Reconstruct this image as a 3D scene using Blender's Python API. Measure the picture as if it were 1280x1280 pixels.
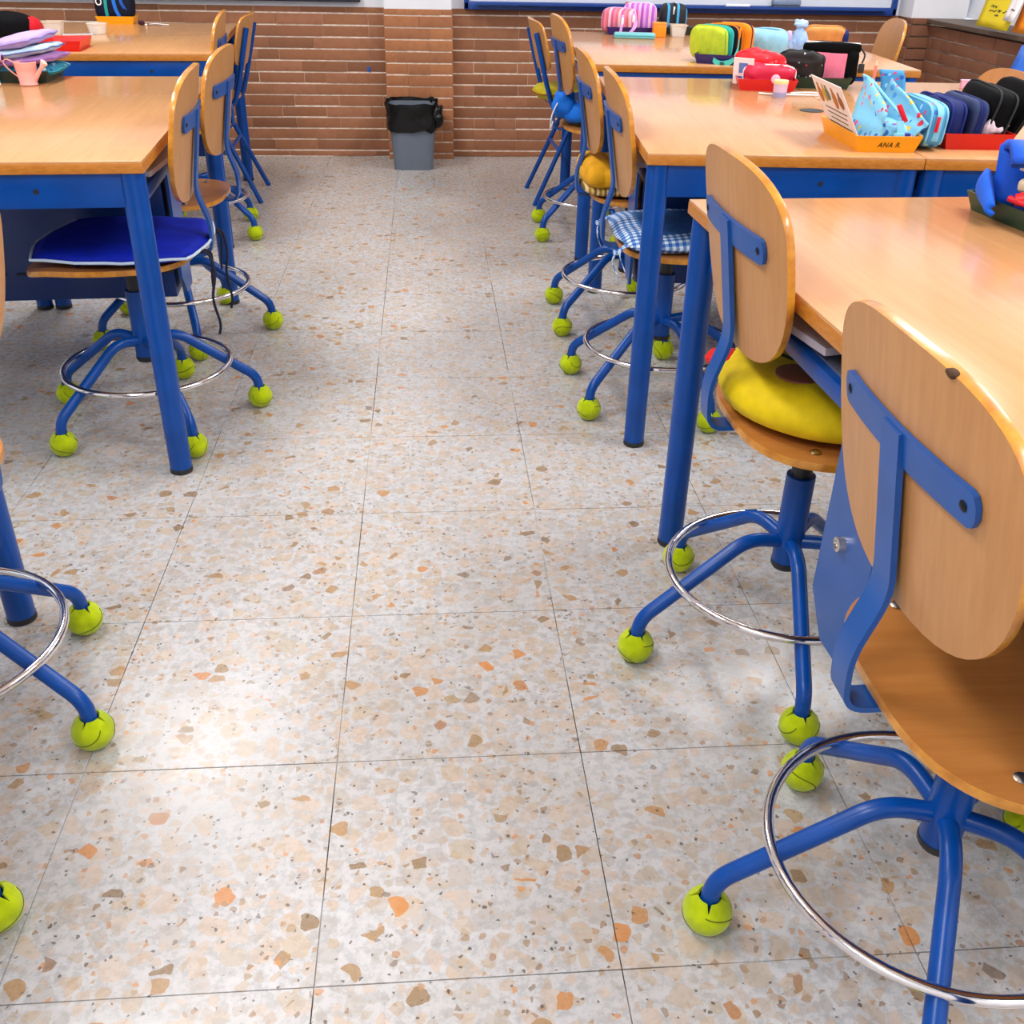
import bpy, bmesh, math, random
from mathutils import Vector, Matrix, noise as mnoise
rnd = random.Random(7)
PI = math.pi
sc = bpy.context.scene
for o in list(bpy.data.objects):
    bpy.data.objects.remove(o)
C = sc.collection

# ------------------------------------------------------------------ camera
F_PX, PITCH, ROLL, YAW, CAM_H = 1246.96, 0.530268, 0.0218177, -0.0876168, 1.17951
def cam_matrix():
    cy, sy = math.cos(YAW), math.sin(YAW)
    Rz = Matrix(((cy, sy, 0), (-sy, cy, 0), (0, 0, 1)))
    B = Matrix(((1, 0, 0), (0, 0, -1), (0, 1, 0)))
    c, s = math.cos(PITCH), math.sin(PITCH)
    Rx = Matrix(((1, 0, 0), (0, c, -s), (0, s, c)))
    c, s = math.cos(ROLL), math.sin(ROLL)
    Rr = Matrix(((c, -s, 0), (s, c, 0), (0, 0, 1)))
    R = Rr @ Rx @ B @ Rz
    M = Matrix((R[0], -Vector(R[1]), -Vector(R[2]))).transposed().to_4x4()
    M.translation = (0, 0, CAM_H)
    return M
cam_d = bpy.data.cameras.new('camera')
cam = bpy.data.objects.new('camera', cam_d)
C.objects.link(cam)
cam_d.sensor_width = 36
cam_d.lens = 36 * F_PX / 1280
cam_d.clip_start = 0.02
cam.matrix_world = cam_matrix()
sc.camera = cam

# ------------------------------------------------------------------ world, lamps, exposure
w = bpy.data.worlds.new('world'); sc.world = w; w.use_nodes = True
bgn = w.node_tree.nodes['Background']
bgn.inputs[0].default_value = (0.80, 0.90, 1.0, 1)
bgn.inputs[1].default_value = 1.2
sc.view_settings.view_transform = 'Standard'
sc.view_settings.look = 'None'
sc.view_settings.gamma = 1
sc.view_settings.use_curve_mapping = False
sc.view_settings.exposure = 0.07
ROOM_H = 2.85
LAMPS = [(-1.30, 4.25), (1.9, 4.3), (-1.22, 1.9), (1.9, 1.9), (-1.22, -0.5), (1.9, -0.5)]
def area_lamp(name, loc, sx, sy, power, col):
    d = bpy.data.lights.new(name, 'AREA'); d.shape = 'RECTANGLE'; d.size = sx; d.size_y = sy
    d.energy = power; d.color = col
    o = bpy.data.objects.new(name, d); C.objects.link(o); o.location = loc
    return o
for (x, y) in LAMPS:
    area_lamp('lamp_light', (x, y, ROOM_H - 0.075), 0.56, 1.16, 41, (1.0, 0.99, 0.98))

# ------------------------------------------------------------------ helpers
def tag(o, label=None, cat=None, group=None, kind=None):
    if label: o['label'] = label
    if cat: o['category'] = cat
    if group: o['group'] = group
    if kind: o['kind'] = kind
    return o
def thing(name, label, cat, loc=(0, 0, 0), rz=0.0, group=None):
    o = bpy.data.objects.new(name, None); C.objects.link(o)
    o.empty_display_size = 0.05
    o.location = loc; o.rotation_euler = (0, 0, rz)
    return tag(o, label, cat, group)
def link(name, me, parent=None, loc=None, rot=None):
    o = bpy.data.objects.new(name, me); C.objects.link(o)
    if parent: o.parent = parent
    if loc: o.location = loc
    if rot: o.rotation_euler = rot
    return o
def mesh(name, V, F, mats, smooth=False, fm=None, sharp=None):
    me = bpy.data.meshes.new(name)
    me.from_pydata([tuple(v) for v in V], [], F)
    for m in (mats if isinstance(mats, (list, tuple)) else [mats]): me.materials.append(m)
    if fm:
        me.polygons.foreach_set('material_index', fm)
    me.validate(); me.update()
    if smooth:
        me.polygons.foreach_set('use_smooth', [True] * len(me.polygons))
        if sharp: me.set_sharp_from_angle(angle=sharp)
    return me
class MB:
    def __init__(s): s.V = []; s.F = []; s.M = []
    def add(s, V, F, m=0):
        b = len(s.V); s.V += [Vector(v) for v in V]
        s.F += [[i + b for i in f] for f in F]; s.M += [m] * len(F)
    def box(s, c, d, bev=0.0, rot=None, m=0, taper=None):
        hx, hy, hz = d[0] / 2, d[1] / 2, d[2] / 2
        bm = bmesh.new()
        bmesh.ops.create_cube(bm, size=1.0)
        for v in bm.verts:
            v.co = Vector((v.co.x * d[0], v.co.y * d[1], v.co.z * d[2]))
            if taper and v.co.z > 0: v.co.x *= taper; v.co.y *= taper
        if bev > 0:
            bmesh.ops.bevel(bm, geom=list(bm.edges), offset=bev, segments=2, profile=0.6, affect='EDGES')
        R = rot or Matrix.Identity(3)
        bm.verts.ensure_lookup_table()
        for i, v in enumerate(bm.verts): v.index = i
        s.add([R @ v.co + Vector(c) for v in bm.verts], [[v.index for v in f.verts] for f in bm.faces], m)
        bm.free()
    def tube(s, pts, r, n=10, closed=False, m=0, cap=True):
        P = [Vector(p) for p in pts]; k = len(P)
        R = r if isinstance(r, (list, tuple)) else [r] * k
        T = []
        for i in range(k):
            a = P[(i - 1) % k] if (closed or i > 0) else P[i]
            b = P[(i + 1) % k] if (closed or i < k - 1) else P[i]
            T.append((b - a).normalized())
        u = T[0].orthogonal().normalized()
        V = []
        for i in range(k):
            u = (u - T[i] * u.dot(T[i]))
            if u.length < 1e-6: u = T[i].orthogonal()
            u.normalize(); v = T[i].cross(u)
            for j in range(n):
                a = 2 * PI * j / n
                V.append(P[i] + (u * math.cos(a) + v * math.sin(a)) * R[i])
        Fs = []
        for i in range(k if closed else k - 1):
            for j in range(n):
                i2 = (i + 1) % k
                Fs.append([i * n + j, i * n + (j + 1) % n, i2 * n + (j + 1) % n, i2 * n + j])
        if not closed and cap:
            Fs.append(list(range(n))[::-1]); Fs.append([(k - 1) * n + j for j in range(n)])
        s.add(V, Fs, m)
    def strap(s, pts, wv, w, t, m=0, closed=False):
        """flat band: path pts, width vector wv, width w, thickness t"""
        P = [Vector(p) for p in pts]; W = Vector(wv).normalized(); k = len(P)
        V = []
        for i in range(k):
            a = P[max(0, i - 1)]; b = P[min(k - 1, i + 1)]
            T = (b - a).normalized(); N = T.cross(W).normalized()
            for (su, sn) in ((-1, -1), (1, -1), (1, 1), (-1, 1)):
                V.append(P[i] + W * su * w / 2 + N * sn * t / 2)
        Fs = []
        for i in range(k - 1):
            for j in range(4):
                Fs.append([i * 4 + j, i * 4 + (j + 1) % 4, (i + 1) * 4 + (j + 1) % 4, (i + 1) * 4 + j])
        Fs.append([3, 2, 1, 0]); e = (k - 1) * 4; Fs.append([e, e + 1, e + 2, e + 3])
        s.add(V, Fs, m)
    def lathe(s, prof, n=24, c=(0, 0, 0), m=0):
        V = []; k = len(prof)
        for (r, z) in prof:
            for j in range(n):
                a = 2 * PI * j / n
                V.append((c[0] + r * math.cos(a), c[1] + r * math.sin(a), c[2] + z))
        Fs = []
        for i in range(k - 1):
            for j in range(n):
                Fs.append([i * n + j, i * n + (j + 1) % n, (i + 1) * n + (j + 1) % n, (i + 1) * n + j])
        if prof[0][0] > 1e-5: Fs.append(list(range(n))[::-1])
        if prof[-1][0] > 1e-5: Fs.append([(k - 1) * n + j for j in range(n)])
        s.add(V, Fs, m)
    def me(s, name, mats, smooth=True, sharp=0.7):
        return mesh(name, s.V, s.F, mats, smooth, s.M, sharp)
    def build(s, name, mats, parent=None, smooth=True, sharp=0.7, loc=None, rot=None):
        return link(name, s.me(name, mats, smooth, sharp), parent, loc, rot)
def spline(pts, n=6, closed=False):
    P = [Vector(p) for p in pts]; k = len(P); out = []
    for i in range(k if closed else k - 1):
        p0 = P[(i - 1) % k] if (closed or i > 0) else P[i]
        p1 = P[i]; p2 = P[(i + 1) % k]
        p3 = P[(i + 2) % k] if (closed or i + 2 < k) else p2
        for j in range(n):
            t = j / n
            out.append(0.5 * ((2 * p1) + (p2 - p0) * t + (2 * p0 - 5 * p1 + 4 * p2 - p3) * t * t + (3 * p1 - p0 - 3 * p2 + p3) * t ** 3))
    if not closed: out.append(P[-1])
    return out
def rounded(pts, r, n=5):
    """polyline with filleted corners"""
    P = [Vector(p) for p in pts]; out = [P[0]]
    for i in range(1, len(P) - 1):
        a = (P[i - 1] - P[i]); b = (P[i + 1] - P[i])
        rr = min(r, a.length * .49, b.length * .49)
        A = P[i] + a.normalized() * rr; Bq = P[i] + b.normalized() * rr
        for j in range(n + 1):
            t = j / n
            out.append(A * (1 - t) ** 2 + P[i] * 2 * t * (1 - t) + Bq * t * t)
    out.append(P[-1]); return out
def sgnpow(v, e): return math.copysign(abs(v) ** e, v)
def plate(outline, f, th, rings=7, mats=None, name='plate', edge_round=True):
    """curved plywood panel: outline (u,v) list; f(u,v)->(P,N); materials: 0 face, 1 edge"""
    n = len(outline); V = []; Fs = []; M = []
    def side(sgn):
        base = len(V)
        P, N = f(0, 0); V.append(P + N * sgn * th / 2)
        for r in range(1, rings + 1):
            k = r / rings
            if r == rings: k = 1 - 0.0
            for (u, v) in outline:
                P, N = f(u * k, v * k)
                V.append(P + N * sgn * th / 2)
        for j in range(n):
            q = [base, base + 1 + j, base + 1 + (j + 1) % n]
            Fs.append(q if sgn > 0 else q[::-1]); M.append(0)
        for r in range(rings - 1):
            for j in range(n):
                a = base + 1 + r * n
                q = [a + j, a + n + j, a + n + (j + 1) % n, a + (j + 1) % n]
                Fs.append(q if sgn > 0 else q[::-1]); M.append(0)
        return base + 1 + (rings - 1) * n
    t = side(1); b = side(-1)
    mid = len(V)
    for (u, v) in outline:
        P, N = f(u * 1.006, v * 1.006); V.append(P)
    for j in range(n):
        j2 = (j + 1) % n
        Fs.append([t + j, mid + j, mid + j2, t + j2]); M.append(1)
        Fs.append([mid + j, b + j, b + j2, mid + j2]); M.append(1)
    return mesh(name, V, Fs, mats, True, M, 0.75)

def blob(rx, ry, rz, e1, e2, c=(0, 0, 0), amp=.0, fr=6.0, seed=0, nu=20, nv=14, rot=None, pinch=None):
    V = []; Fs = []
    R = rot or Matrix.Identity(3)
    for i in range(nv + 1):
        et = -PI / 2 + PI * i / nv
        for j in range(nu):
            om = 2 * PI * j / nu
            x = sgnpow(math.cos(et), e1) * sgnpow(math.cos(om), e2); y = sgnpow(math.cos(et), e1) * sgnpow(math.sin(om), e2); z = sgnpow(math.sin(et), e1)
            p = Vector((x * rx, y * ry, z * rz))
            if pinch: p.x *= pinch(z); p.y *= pinch(z)
            if amp:
                d = mnoise.noise(Vector((p.x * fr * 8 + seed, p.y * fr * 8, p.z * fr * 8))); p += Vector((x, y, z)).normalized() * d * amp
            V.append(R @ p + Vector(c))
    for i in range(nv):
        for j in range(nu): Fs.append([i * nu + j, i * nu + (j + 1) % nu, (i + 1) * nu + (j + 1) % nu, (i + 1) * nu + j])
    return V, Fs
# ------------------------------------------------------------------ materials
def lin(r, g, b):
    f = lambda c: (c / 255 / 12.92) if c / 255 <= 0.04045 else ((c / 255 + 0.055) / 1.055) ** 2.4
    return (f(r), f(g), f(b), 1)
class NT:
    def __init__(s, name):
        s.mat = bpy.data.materials.new(name); s.mat.use_nodes = True
        s.t = s.mat.node_tree; s.b = s.t.nodes['Principled BSDF']
    def n(s, typ, **kw):
        o = s.t.nodes.new('ShaderNode' + typ)
        for k, v in kw.items():
            if k.startswith('_'): setattr(o, k[1:], v)
            else:
                o.inputs[k.replace('__', ' ') if not k.isdigit() else int(k)].default_value = v
        return o
    def l(s, a, b):
        s.t.links.new(a, b)
    def mix(s, fac, a, b, blend='MIX'):
        m = s.t.nodes.new('ShaderNodeMix'); m.data_type = 'RGBA'; m.blend_type = blend
        for sock, v in ((m.inputs[0], fac), (m.inputs[6], a), (m.inputs[7], b)):
            if isinstance(v, bpy.types.NodeSocket): s.l(v, sock)
            else: sock.default_value = v
        return m.outputs[2]
    def math(s, op, a, b=0.0, clamp=False):
        m = s.t.nodes.new('ShaderNodeMath'); m.operation = op; m.use_clamp = clamp
        for sock, v in ((m.inputs[0], a), (m.inputs[1], b)):
            if isinstance(v, bpy.types.NodeSocket): s.l(v, sock)
            else: sock.default_value = v
        return m.outputs[0]
    def ramp(s, fac, stops, const=False):
        r = s.t.nodes.new('ShaderNodeValToRGB'); s.l(fac, r.inputs[0])
        if const: r.color_ramp.interpolation = 'CONSTANT'
        els = r.color_ramp.elements
        while len(els) < len(stops): els.new(0.5)
        for e, (p, c) in zip(els, stops):
            e.position = p; e.color = c
        return r.outputs[0]
    def pos(s, scale=(1, 1, 1), kind='Object'):
        if kind == 'Position': src = s.n('NewGeometry').outputs['Position']
        else: src = s.n('TexCoord').outputs['Object']
        mp = s.n('Mapping'); mp.inputs['Scale'].default_value = scale
        s.l(src, mp.inputs[0]); return mp.outputs[0]
    def bump(s, h, strength=0.2, dist=0.002):
        b = s.n('Bump'); b.inputs['Strength'].default_value = strength; b.inputs['Distance'].default_value = dist
        s.l(h, b.inputs['Height']); s.l(b.outputs[0], s.b.inputs['Normal'])
    def color(s, sock):
        s.l(sock, s.b.inputs['Base Color'])
def simple(name, col, rough=0.5, metal=0.0, spec=0.5, var=0.0, scale=30, bump=0.0, sheen=0.0, coat=0.0):
    t = NT(name)
    t.b.inputs['Roughness'].default_value = rough
    t.b.inputs['Metallic'].default_value = metal
    t.b.inputs['Specular IOR Level'].default_value = spec
    if sheen: t.b.inputs['Sheen Weight'].default_value = sheen
    if coat: t.b.inputs['Coat Weight'].default_value = coat; t.b.inputs['Coat Roughness'].default_value = 0.1
    if var or bump:
        ns = t.n('TexNoise', Scale=scale, Detail=4.0)
        t.l(t.pos(), ns.inputs['Vector'])
        d = tuple(c * (1 - var) for c in col[:3]) + (1,)
        u = tuple(min(1, c * (1 + var)) for c in col[:3]) + (1,)
        t.color(t.ramp(ns.outputs[0], [(0.3, d), (0.7, u)]))
        if bump: t.bump(ns.outputs[0], bump, 0.003)
    else:
        t.b.inputs['Base Color'].default_value = col
    return t.mat
def wood(name, c0, c1, rough, scale, coat=0.0, spec=0.5):
    t = NT(name)
    v = t.pos(scale)
    ns = t.n('TexNoise', Scale=1.0, Detail=5.0, Roughness=0.6); t.l(v, ns.inputs['Vector'])
    n2 = t.n('TexNoise', Scale=3.0, Detail=2.0); t.l(t.pos(), n2.inputs['Vector'])
    c = t.ramp(ns.outputs[0], [(0.3, c0), (0.72, c1)])
    c = t.mix(t.math('MULTIPLY', n2.outputs[0], 0.25), c, c0)
    t.color(c)
    t.b.inputs['Roughness'].default_value = rough
    t.b.inputs['Specular IOR Level'].default_value = spec
    if coat: t.b.inputs['Coat Weight'].default_value = coat; t.b.inputs['Coat Roughness'].default_value = 0.12
    return t.mat
# vertical grain on backrests, lengthwise grain on seats
WOOD_BACK = wood('beech_backrest', lin(182, 126, 72), lin(198, 143, 87), 0.35, (60, 90, 5))
WOOD_SEAT = wood('beech_seat', lin(184, 116, 54), lin(200, 134, 70), 0.28, (5, 90, 60))
PLY_EDGE = wood('plywood_edge', lin(176, 106, 22), lin(226, 158, 52), 0.3, (40, 40, 40), coat=0.4)
TOP_WOOD = wood('tabletop_laminate', lin(200, 144, 94), lin(212, 157, 107), 0.17, (70, 4, 40))
TOP_EDGE = wood('tabletop_edge', lin(176, 104, 24), lin(206, 134, 50), 0.35, (60, 60, 200))
BLUE = simple('blue_paint', lin(0, 68, 150), 0.3, spec=0.35, var=0.12, scale=14)
BLUE_BR = simple('blue_bracket_paint', lin(14, 78, 154), 0.38, spec=0.5, var=0.1, scale=20)
BLUE_DK = simple('blue_sheet_steel', lin(2, 44, 108), 0.32, var=0.12, scale=6)
BLUE_PLATE = simple('blue_end_plate', lin(28, 80, 152), 0.3, var=0.1, scale=9)
CHROME = simple('chrome', (0.78, 0.76, 0.77, 1), 0.1, metal=1.0)
STEEL = simple('steel_screw', (0.6, 0.58, 0.55, 1), 0.25, metal=1.0)
BLACK = simple('black_rubber', (0.012, 0.012, 0.014, 1), 0.5)
BLACK_HOLE = simple('black_plastic', (0.008, 0.008, 0.009, 1), 0.6)
WHITE = simple('white_plastic', (0.82, 0.82, 0.82, 1), 0.4)
PAPER = simple('paper_white', lin(235, 228, 228), 0.8)
PLASTER = simple('white_plaster', lin(226, 228, 234), 0.85, var=0.04, scale=5, bump=0.15)
CEIL = simple('ceiling_paint', lin(235, 235, 232), 0.9)
PIPING = simple('white_piping', lin(200, 220, 240), 0.7)
def ball_mat():
    t = NT('tennis_felt')
    ns = t.n('TexNoise', Scale=40.0, Detail=5.0); t.l(t.pos(), ns.inputs['Vector'])
    oi = t.n('ObjectInfo')
    c = t.ramp(ns.outputs[0], [(0.3, lin(158, 178, 4)), (0.7, lin(196, 214, 16))])
    c = t.mix(t.math('MULTIPLY', oi.outputs['Random'], 0.3), c, lin(146, 166, 8))
    t.color(c)
    t.b.inputs['Roughness'].default_value = 0.95
    t.b.inputs['Specular IOR Level'].default_value = 0.1
    t.b.inputs['Sheen Weight'].default_value = 0.25
    t.bump(ns.outputs[0], 0.5, 0.004)
    return t.mat
BALL = ball_mat()
SEAM = simple('ball_seam_rubber', lin(88, 100, 14), 0.9)
BALL_IN = simple('ball_inner_rubber', lin(30, 34, 20), 0.9)
def brick_mat(name, stops):
    t = NT(name)
    oi = t.n('ObjectInfo')
    v = t.n('NewGeometry').outputs['Position']
    c = t.ramp(oi.outputs['Random'], stops)
    ns = t.n('TexNoise', Scale=28.0, Detail=6.0, Roughness=0.65); t.l(v, ns.inputs['Vector'])
    n2 = t.n('TexNoise', Scale=7.0, Detail=3.0); t.l(v, n2.inputs['Vector'])
    c = t.mix(t.math('MULTIPLY', t.ramp(ns.outputs[0], [(0.45, (0, 0, 0, 1)), (0.75, (1, 1, 1, 1))]), 0.4), c, lin(104, 60, 44))
    c = t.mix(t.math('MULTIPLY', n2.outputs[0], 0.45), c, lin(160, 110, 88))
    t.color(c)
    t.b.inputs['Roughness'].default_value = 0.75
    t.b.inputs['Specular IOR Level'].default_value = 0.3
    t.bump(ns.outputs[0], 0.35, 0.003)
    return t.mat
BRICK = brick_mat('brick_clay', [(0.0, lin(122, 80, 54)), (0.35, lin(146, 96, 64)), (0.65, lin(156, 104, 70)), (1.0, lin(164, 110, 80))])
BRICK_P = brick_mat('brick_clay_orange', [(0.0, lin(160, 104, 66)), (0.5, lin(172, 112, 70)), (1.0, lin(184, 122, 76))])
BRICK_R = brick_mat('brick_clay_dark', [(0.0, lin(104, 66, 46)), (0.5, lin(116, 74, 50)), (1.0, lin(128, 82, 58))])
MORTAR = simple('mortar', lin(222, 206, 190), 0.95, var=0.22, scale=40, bump=0.3)
def terrazzo():
    t = NT('terrazzo')
    base = t.n('NewGeometry').outputs['Position']
    warp = t.n('TexNoise', Scale=45.0, Detail=2.0); t.l(base, warp.inputs['Vector'])
    add = t.n('VectorMath', _operation='MULTIPLY_ADD'); t.l(warp.outputs['Color'], add.inputs[0])
    add.inputs[1].default_value = (0.010, 0.010, 0.0); t.l(base, add.inputs[2])
    p = add.outputs[0]
    big = t.n('TexNoise', Scale=5.0, Detail=4.0, Roughness=0.65); t.l(base, big.inputs['Vector'])
    fine = t.n('TexNoise', Scale=60.0, Detail=5.0, Roughness=0.7); t.l(base, fine.inputs['Vector'])
    c = t.ramp(fine.outputs[0], [(0.35, lin(168, 168, 170)), (0.6, lin(191, 191, 193))])
    c = t.mix(t.math('MULTIPLY', t.ramp(big.outputs[0], [(0.4, (0, 0, 0, 1)), (0.7, (1, 1, 1, 1))]), 0.4), c, lin(176, 170, 161))
    def layer(c, scale, keep, edge, stops, amount, rnd_off):
        mp = t.n('Mapping'); mp.inputs['Location'].default_value = (rnd_off, rnd_off * 1.7, 0.13); t.l(p, mp.inputs[0])
        v1 = t.n('TexVoronoi', _voronoi_dimensions='2D', Scale=scale, Randomness=1.0); t.l(mp.outputs[0], v1.inputs['Vector'])
        v2 = t.n('TexVoronoi', _voronoi_dimensions='2D', _feature='DISTANCE_TO_EDGE', Scale=scale, Randomness=1.0); t.l(mp.outputs[0], v2.inputs['Vector'])
        sp = t.n('SeparateColor'); t.l(v1.outputs['Color'], sp.inputs[0])
        sel = t.math('LESS_THAN', sp.outputs[0], keep)
        # chip size differs from cell to cell
        e = t.math('MULTIPLY_ADD', sp.outputs[2], edge * 1.6); e.node.inputs[2].default_value = edge * 0.35
        ins = t.math('GREATER_THAN', v2.outputs['Distance'], e)
        near = t.math('LESS_THAN', v1.outputs['Distance'], 0.52)
        f = t.math('MULTIPLY', t.math('MULTIPLY', sel, ins), near)
        col = t.ramp(sp.outputs[1], stops)
        return t.mix(t.math('MULTIPLY', f, amount), c, col)
    c = layer(c, 26, 0.6, 0.10, [(0.0, lin(172, 157, 138)), (0.3, lin(194, 175, 158)), (0.55, lin(168, 164, 161)), (0.8, lin(182, 162, 134)), (1.0, lin(190, 168, 152))], 0.66, 3.1)
    c = layer(c, 50, 0.55, 0.14, [(0.0, lin(170, 150, 126)), (0.35, lin(194, 172, 154)), (0.7, lin(160, 157, 155)), (1.0, lin(180, 156, 126))], 0.6, 9.2)
    c = layer(c, 33, 0.065, 0.13, [(0.0, lin(126, 100, 68)), (0.3, lin(150, 122, 86)), (0.55, lin(168, 130, 84)), (0.8, lin(196, 124, 48)), (0.88, lin(128, 112, 98)), (1.0, lin(178, 150, 104))], 0.85, 17.7)
    c = layer(c, 85, 0.09, 0.16, [(0.0, lin(134, 106, 76)), (0.35, lin(160, 134, 104)), (0.62, lin(196, 134, 76)), (0.7, lin(112, 104, 98)), (1.0, lin(174, 146, 112))], 0.75, 5.5)
    c = layer(c, 170, 0.04, 0.2, [(0.0, lin(70, 62, 54)), (0.6, lin(104, 92, 78)), (1.0, lin(84, 80, 76))], 0.85, 41.0)
    t.color(c)
    rr = t.ramp(fine.outputs[0], [(0.3, (0.22, 0.22, 0.22, 1)), (0.7, (0.34, 0.34, 0.34, 1))])
    t.l(rr, t.b.inputs['Roughness'])
    t.b.inputs['Specular IOR Level'].default_value = 0.45
    return t.mat
TERRAZZO = terrazzo()
def grout():
    t = NT('floor_grout')
    v = t.n('NewGeometry').outputs['Position']
    ns = t.n('TexNoise', Scale=3.0, Detail=3.0); t.l(v, ns.inputs['Vector'])
    t.color(t.ramp(ns.outputs[0], [(0.42, lin(46, 42, 40)), (0.58, lin(206, 202, 198))]))
    t.b.inputs['Roughness'].default_value = 0.9
    return t.mat
GROUT = grout()
def spots(name, base, cols, scale, keep, amount=1.0, rough=0.7, size=0.36):
    """printed cloth: base colour with scattered coloured motifs"""
    t = NT(name)
    v1 = t.n('TexVoronoi', Scale=scale); t.l(t.pos(), v1.inputs['Vector'])
    sp = t.n('SeparateColor'); t.l(v1.outputs['Color'], sp.inputs[0])
    f = t.math('MULTIPLY', t.math('LESS_THAN', sp.outputs[0], keep), t.math('LESS_THAN', v1.outputs['Distance'], size))
    k = len(cols)
    col = t.ramp(sp.outputs[1], [(i / k, c) for i, c in enumerate(cols)], True)
    t.color(t.mix(t.math('MULTIPLY', f, amount), base, col))
    t.b.inputs['Roughness'].default_value = rough
    return t.mat
def stripes(name, cols, axis, period, rough=0.7):
    t = NT(name)
    sx = t.n('SeparateXYZ'); t.l(t.pos(), sx.inputs[0])
    f = t.math('FRACT', t.math('MULTIPLY', sx.outputs[axis], 1 / period))
    k = len(cols)
    t.color(t.ramp(f, [(i / k, c) for i, c in enumerate(cols)], True))
    t.b.inputs['Roughness'].default_value = rough
    return t.mat
def gingham(name, a, b, mid, period, inner=None, half=0.1):
    t = NT(name)
    sx = t.n('SeparateXYZ'); t.l(t.pos(), sx.inputs[0])
    def st(o): return t.math('LESS_THAN', t.math('FRACT', t.math('MULTIPLY', o, 1 / period)), 0.5)
    s = t.math('MULTIPLY', t.math('ADD', st(sx.outputs[0]), st(sx.outputs[1])), 0.5)
    c = t.ramp(s, [(0.0, a), (0.25, mid), (0.75, b)], True)
    if inner:
        ns = t.n('TexNoise', Scale=60.0, Detail=3.0); t.l(t.pos(), ns.inputs['Vector'])
        ci = t.ramp(ns.outputs[0], [(0.35, inner), (0.75, tuple(min(1, x * 1.6) for x in inner[:3]) + (1,))])
        m = t.math('MULTIPLY', t.math('LESS_THAN', t.math('ABSOLUTE', sx.outputs[0]), half), t.math('LESS_THAN', t.math('ABSOLUTE', sx.outputs[1]), half))
        c = t.mix(m, c, ci)
    t.color(c); t.b.inputs['Roughness'].default_value = 0.85
    return t.mat
_cm = {}
def cloth(r, g, b, rough=0.75, var=0.12, bump=0.15):
    dark = r + g + b < 60
    k = (r, g, b, rough)
    if k not in _cm: _cm[k] = simple('cloth_%d_%d_%d' % (r, g, b), lin(r, g, b), rough, var=var, scale=35, bump=bump, sheen=0.04 if r + g + b > 260 else 0.0, spec=0.06 if dark else 0.25)
    return _cm[k]
def plastic(r, g, b, rough=0.35):
    k = ('p', r, g, b, rough)
    if k not in _cm: _cm[k] = simple('plastic_%d_%d_%d' % (r, g, b), lin(r, g, b), rough, var=0.04, scale=12)
    return _cm[k]
def clear_plastic(name, tint, alpha):
    t = NT(name)
    tr = t.n('BsdfTransparent'); tr.inputs[0].default_value = tint
    t.b.inputs['Base Color'].default_value = tint; t.b.inputs['Roughness'].default_value = 0.12
    mx = t.n('MixShader'); mx.inputs[0].default_value = alpha
    t.l(tr.outputs[0], mx.inputs[1]); t.l(t.b.outputs[0], mx.inputs[2])
    t.l(mx.outputs[0], t.t.nodes['Material Output'].inputs['Surface'])
    return t.mat
CLEAR = clear_plastic('clear_plastic', (0.95, 0.93, 0.9, 1), 0.35)
GLASS = clear_plastic('window_glass', (0.96, 0.98, 0.98, 1), 0.12)

# ------------------------------------------------------------------ room
WX0, WX1, WY0, WY1 = -3.4, 2.69, -1.6, 6.16
WR = 2.80                       # plane of the right-hand wall beyond the corner pier
def struct(o): o['kind'] = 'structure'; return o
TILE, TX, TY = 0.4, -0.1704, 2.4115
b = MB(); b.box(((WX0 + 3.0) / 2, (WY0 + WY1) / 2, -0.051), (3.0 - WX0 + .2, WY1 - WY0 + .2, 0.1))
floor = struct(b.build('floor', GROUT, smooth=False))
b = MB(); b.box((0, 0, -0.005), (TILE - 0.0016, TILE - 0.0016, 0.012), bev=0.0005)
tile_me = b.me('floor_tile', TERRAZZO, False)
fl_inv = Matrix.Identity(4)
i0, i1 = -5, 7
for i in range(i0, i1):
    for j in range(-12, 10):
        x = TX + TILE * (i + .5); y = TY - TILE * (j + .5)
        if y < -1.5 or y > WY1 + .1: continue
        o = link('tile', tile_me, floor, (x, y, rnd.uniform(-.00015, .00015)))
        o.rotation_euler = (0, 0, rnd.choice((0, PI / 2, PI, -PI / 2)))
# outer floor beyond the picked-out tiles, the same stone in one piece each side
def floor_strip(x0, x1, y0, y1):
    b = MB(); b.box(((x0 + x1) / 2, (y0 + y1) / 2, -0.005), (x1 - x0, y1 - y0, 0.012))
    b.build('floor_edge_slab', TERRAZZO, floor, False)
floor_strip(WX0, TX + TILE * i0 - .001, WY0, WY1)
floor_strip(TX + TILE * i1 + .001, 2.95, WY0, WY1)

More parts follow.
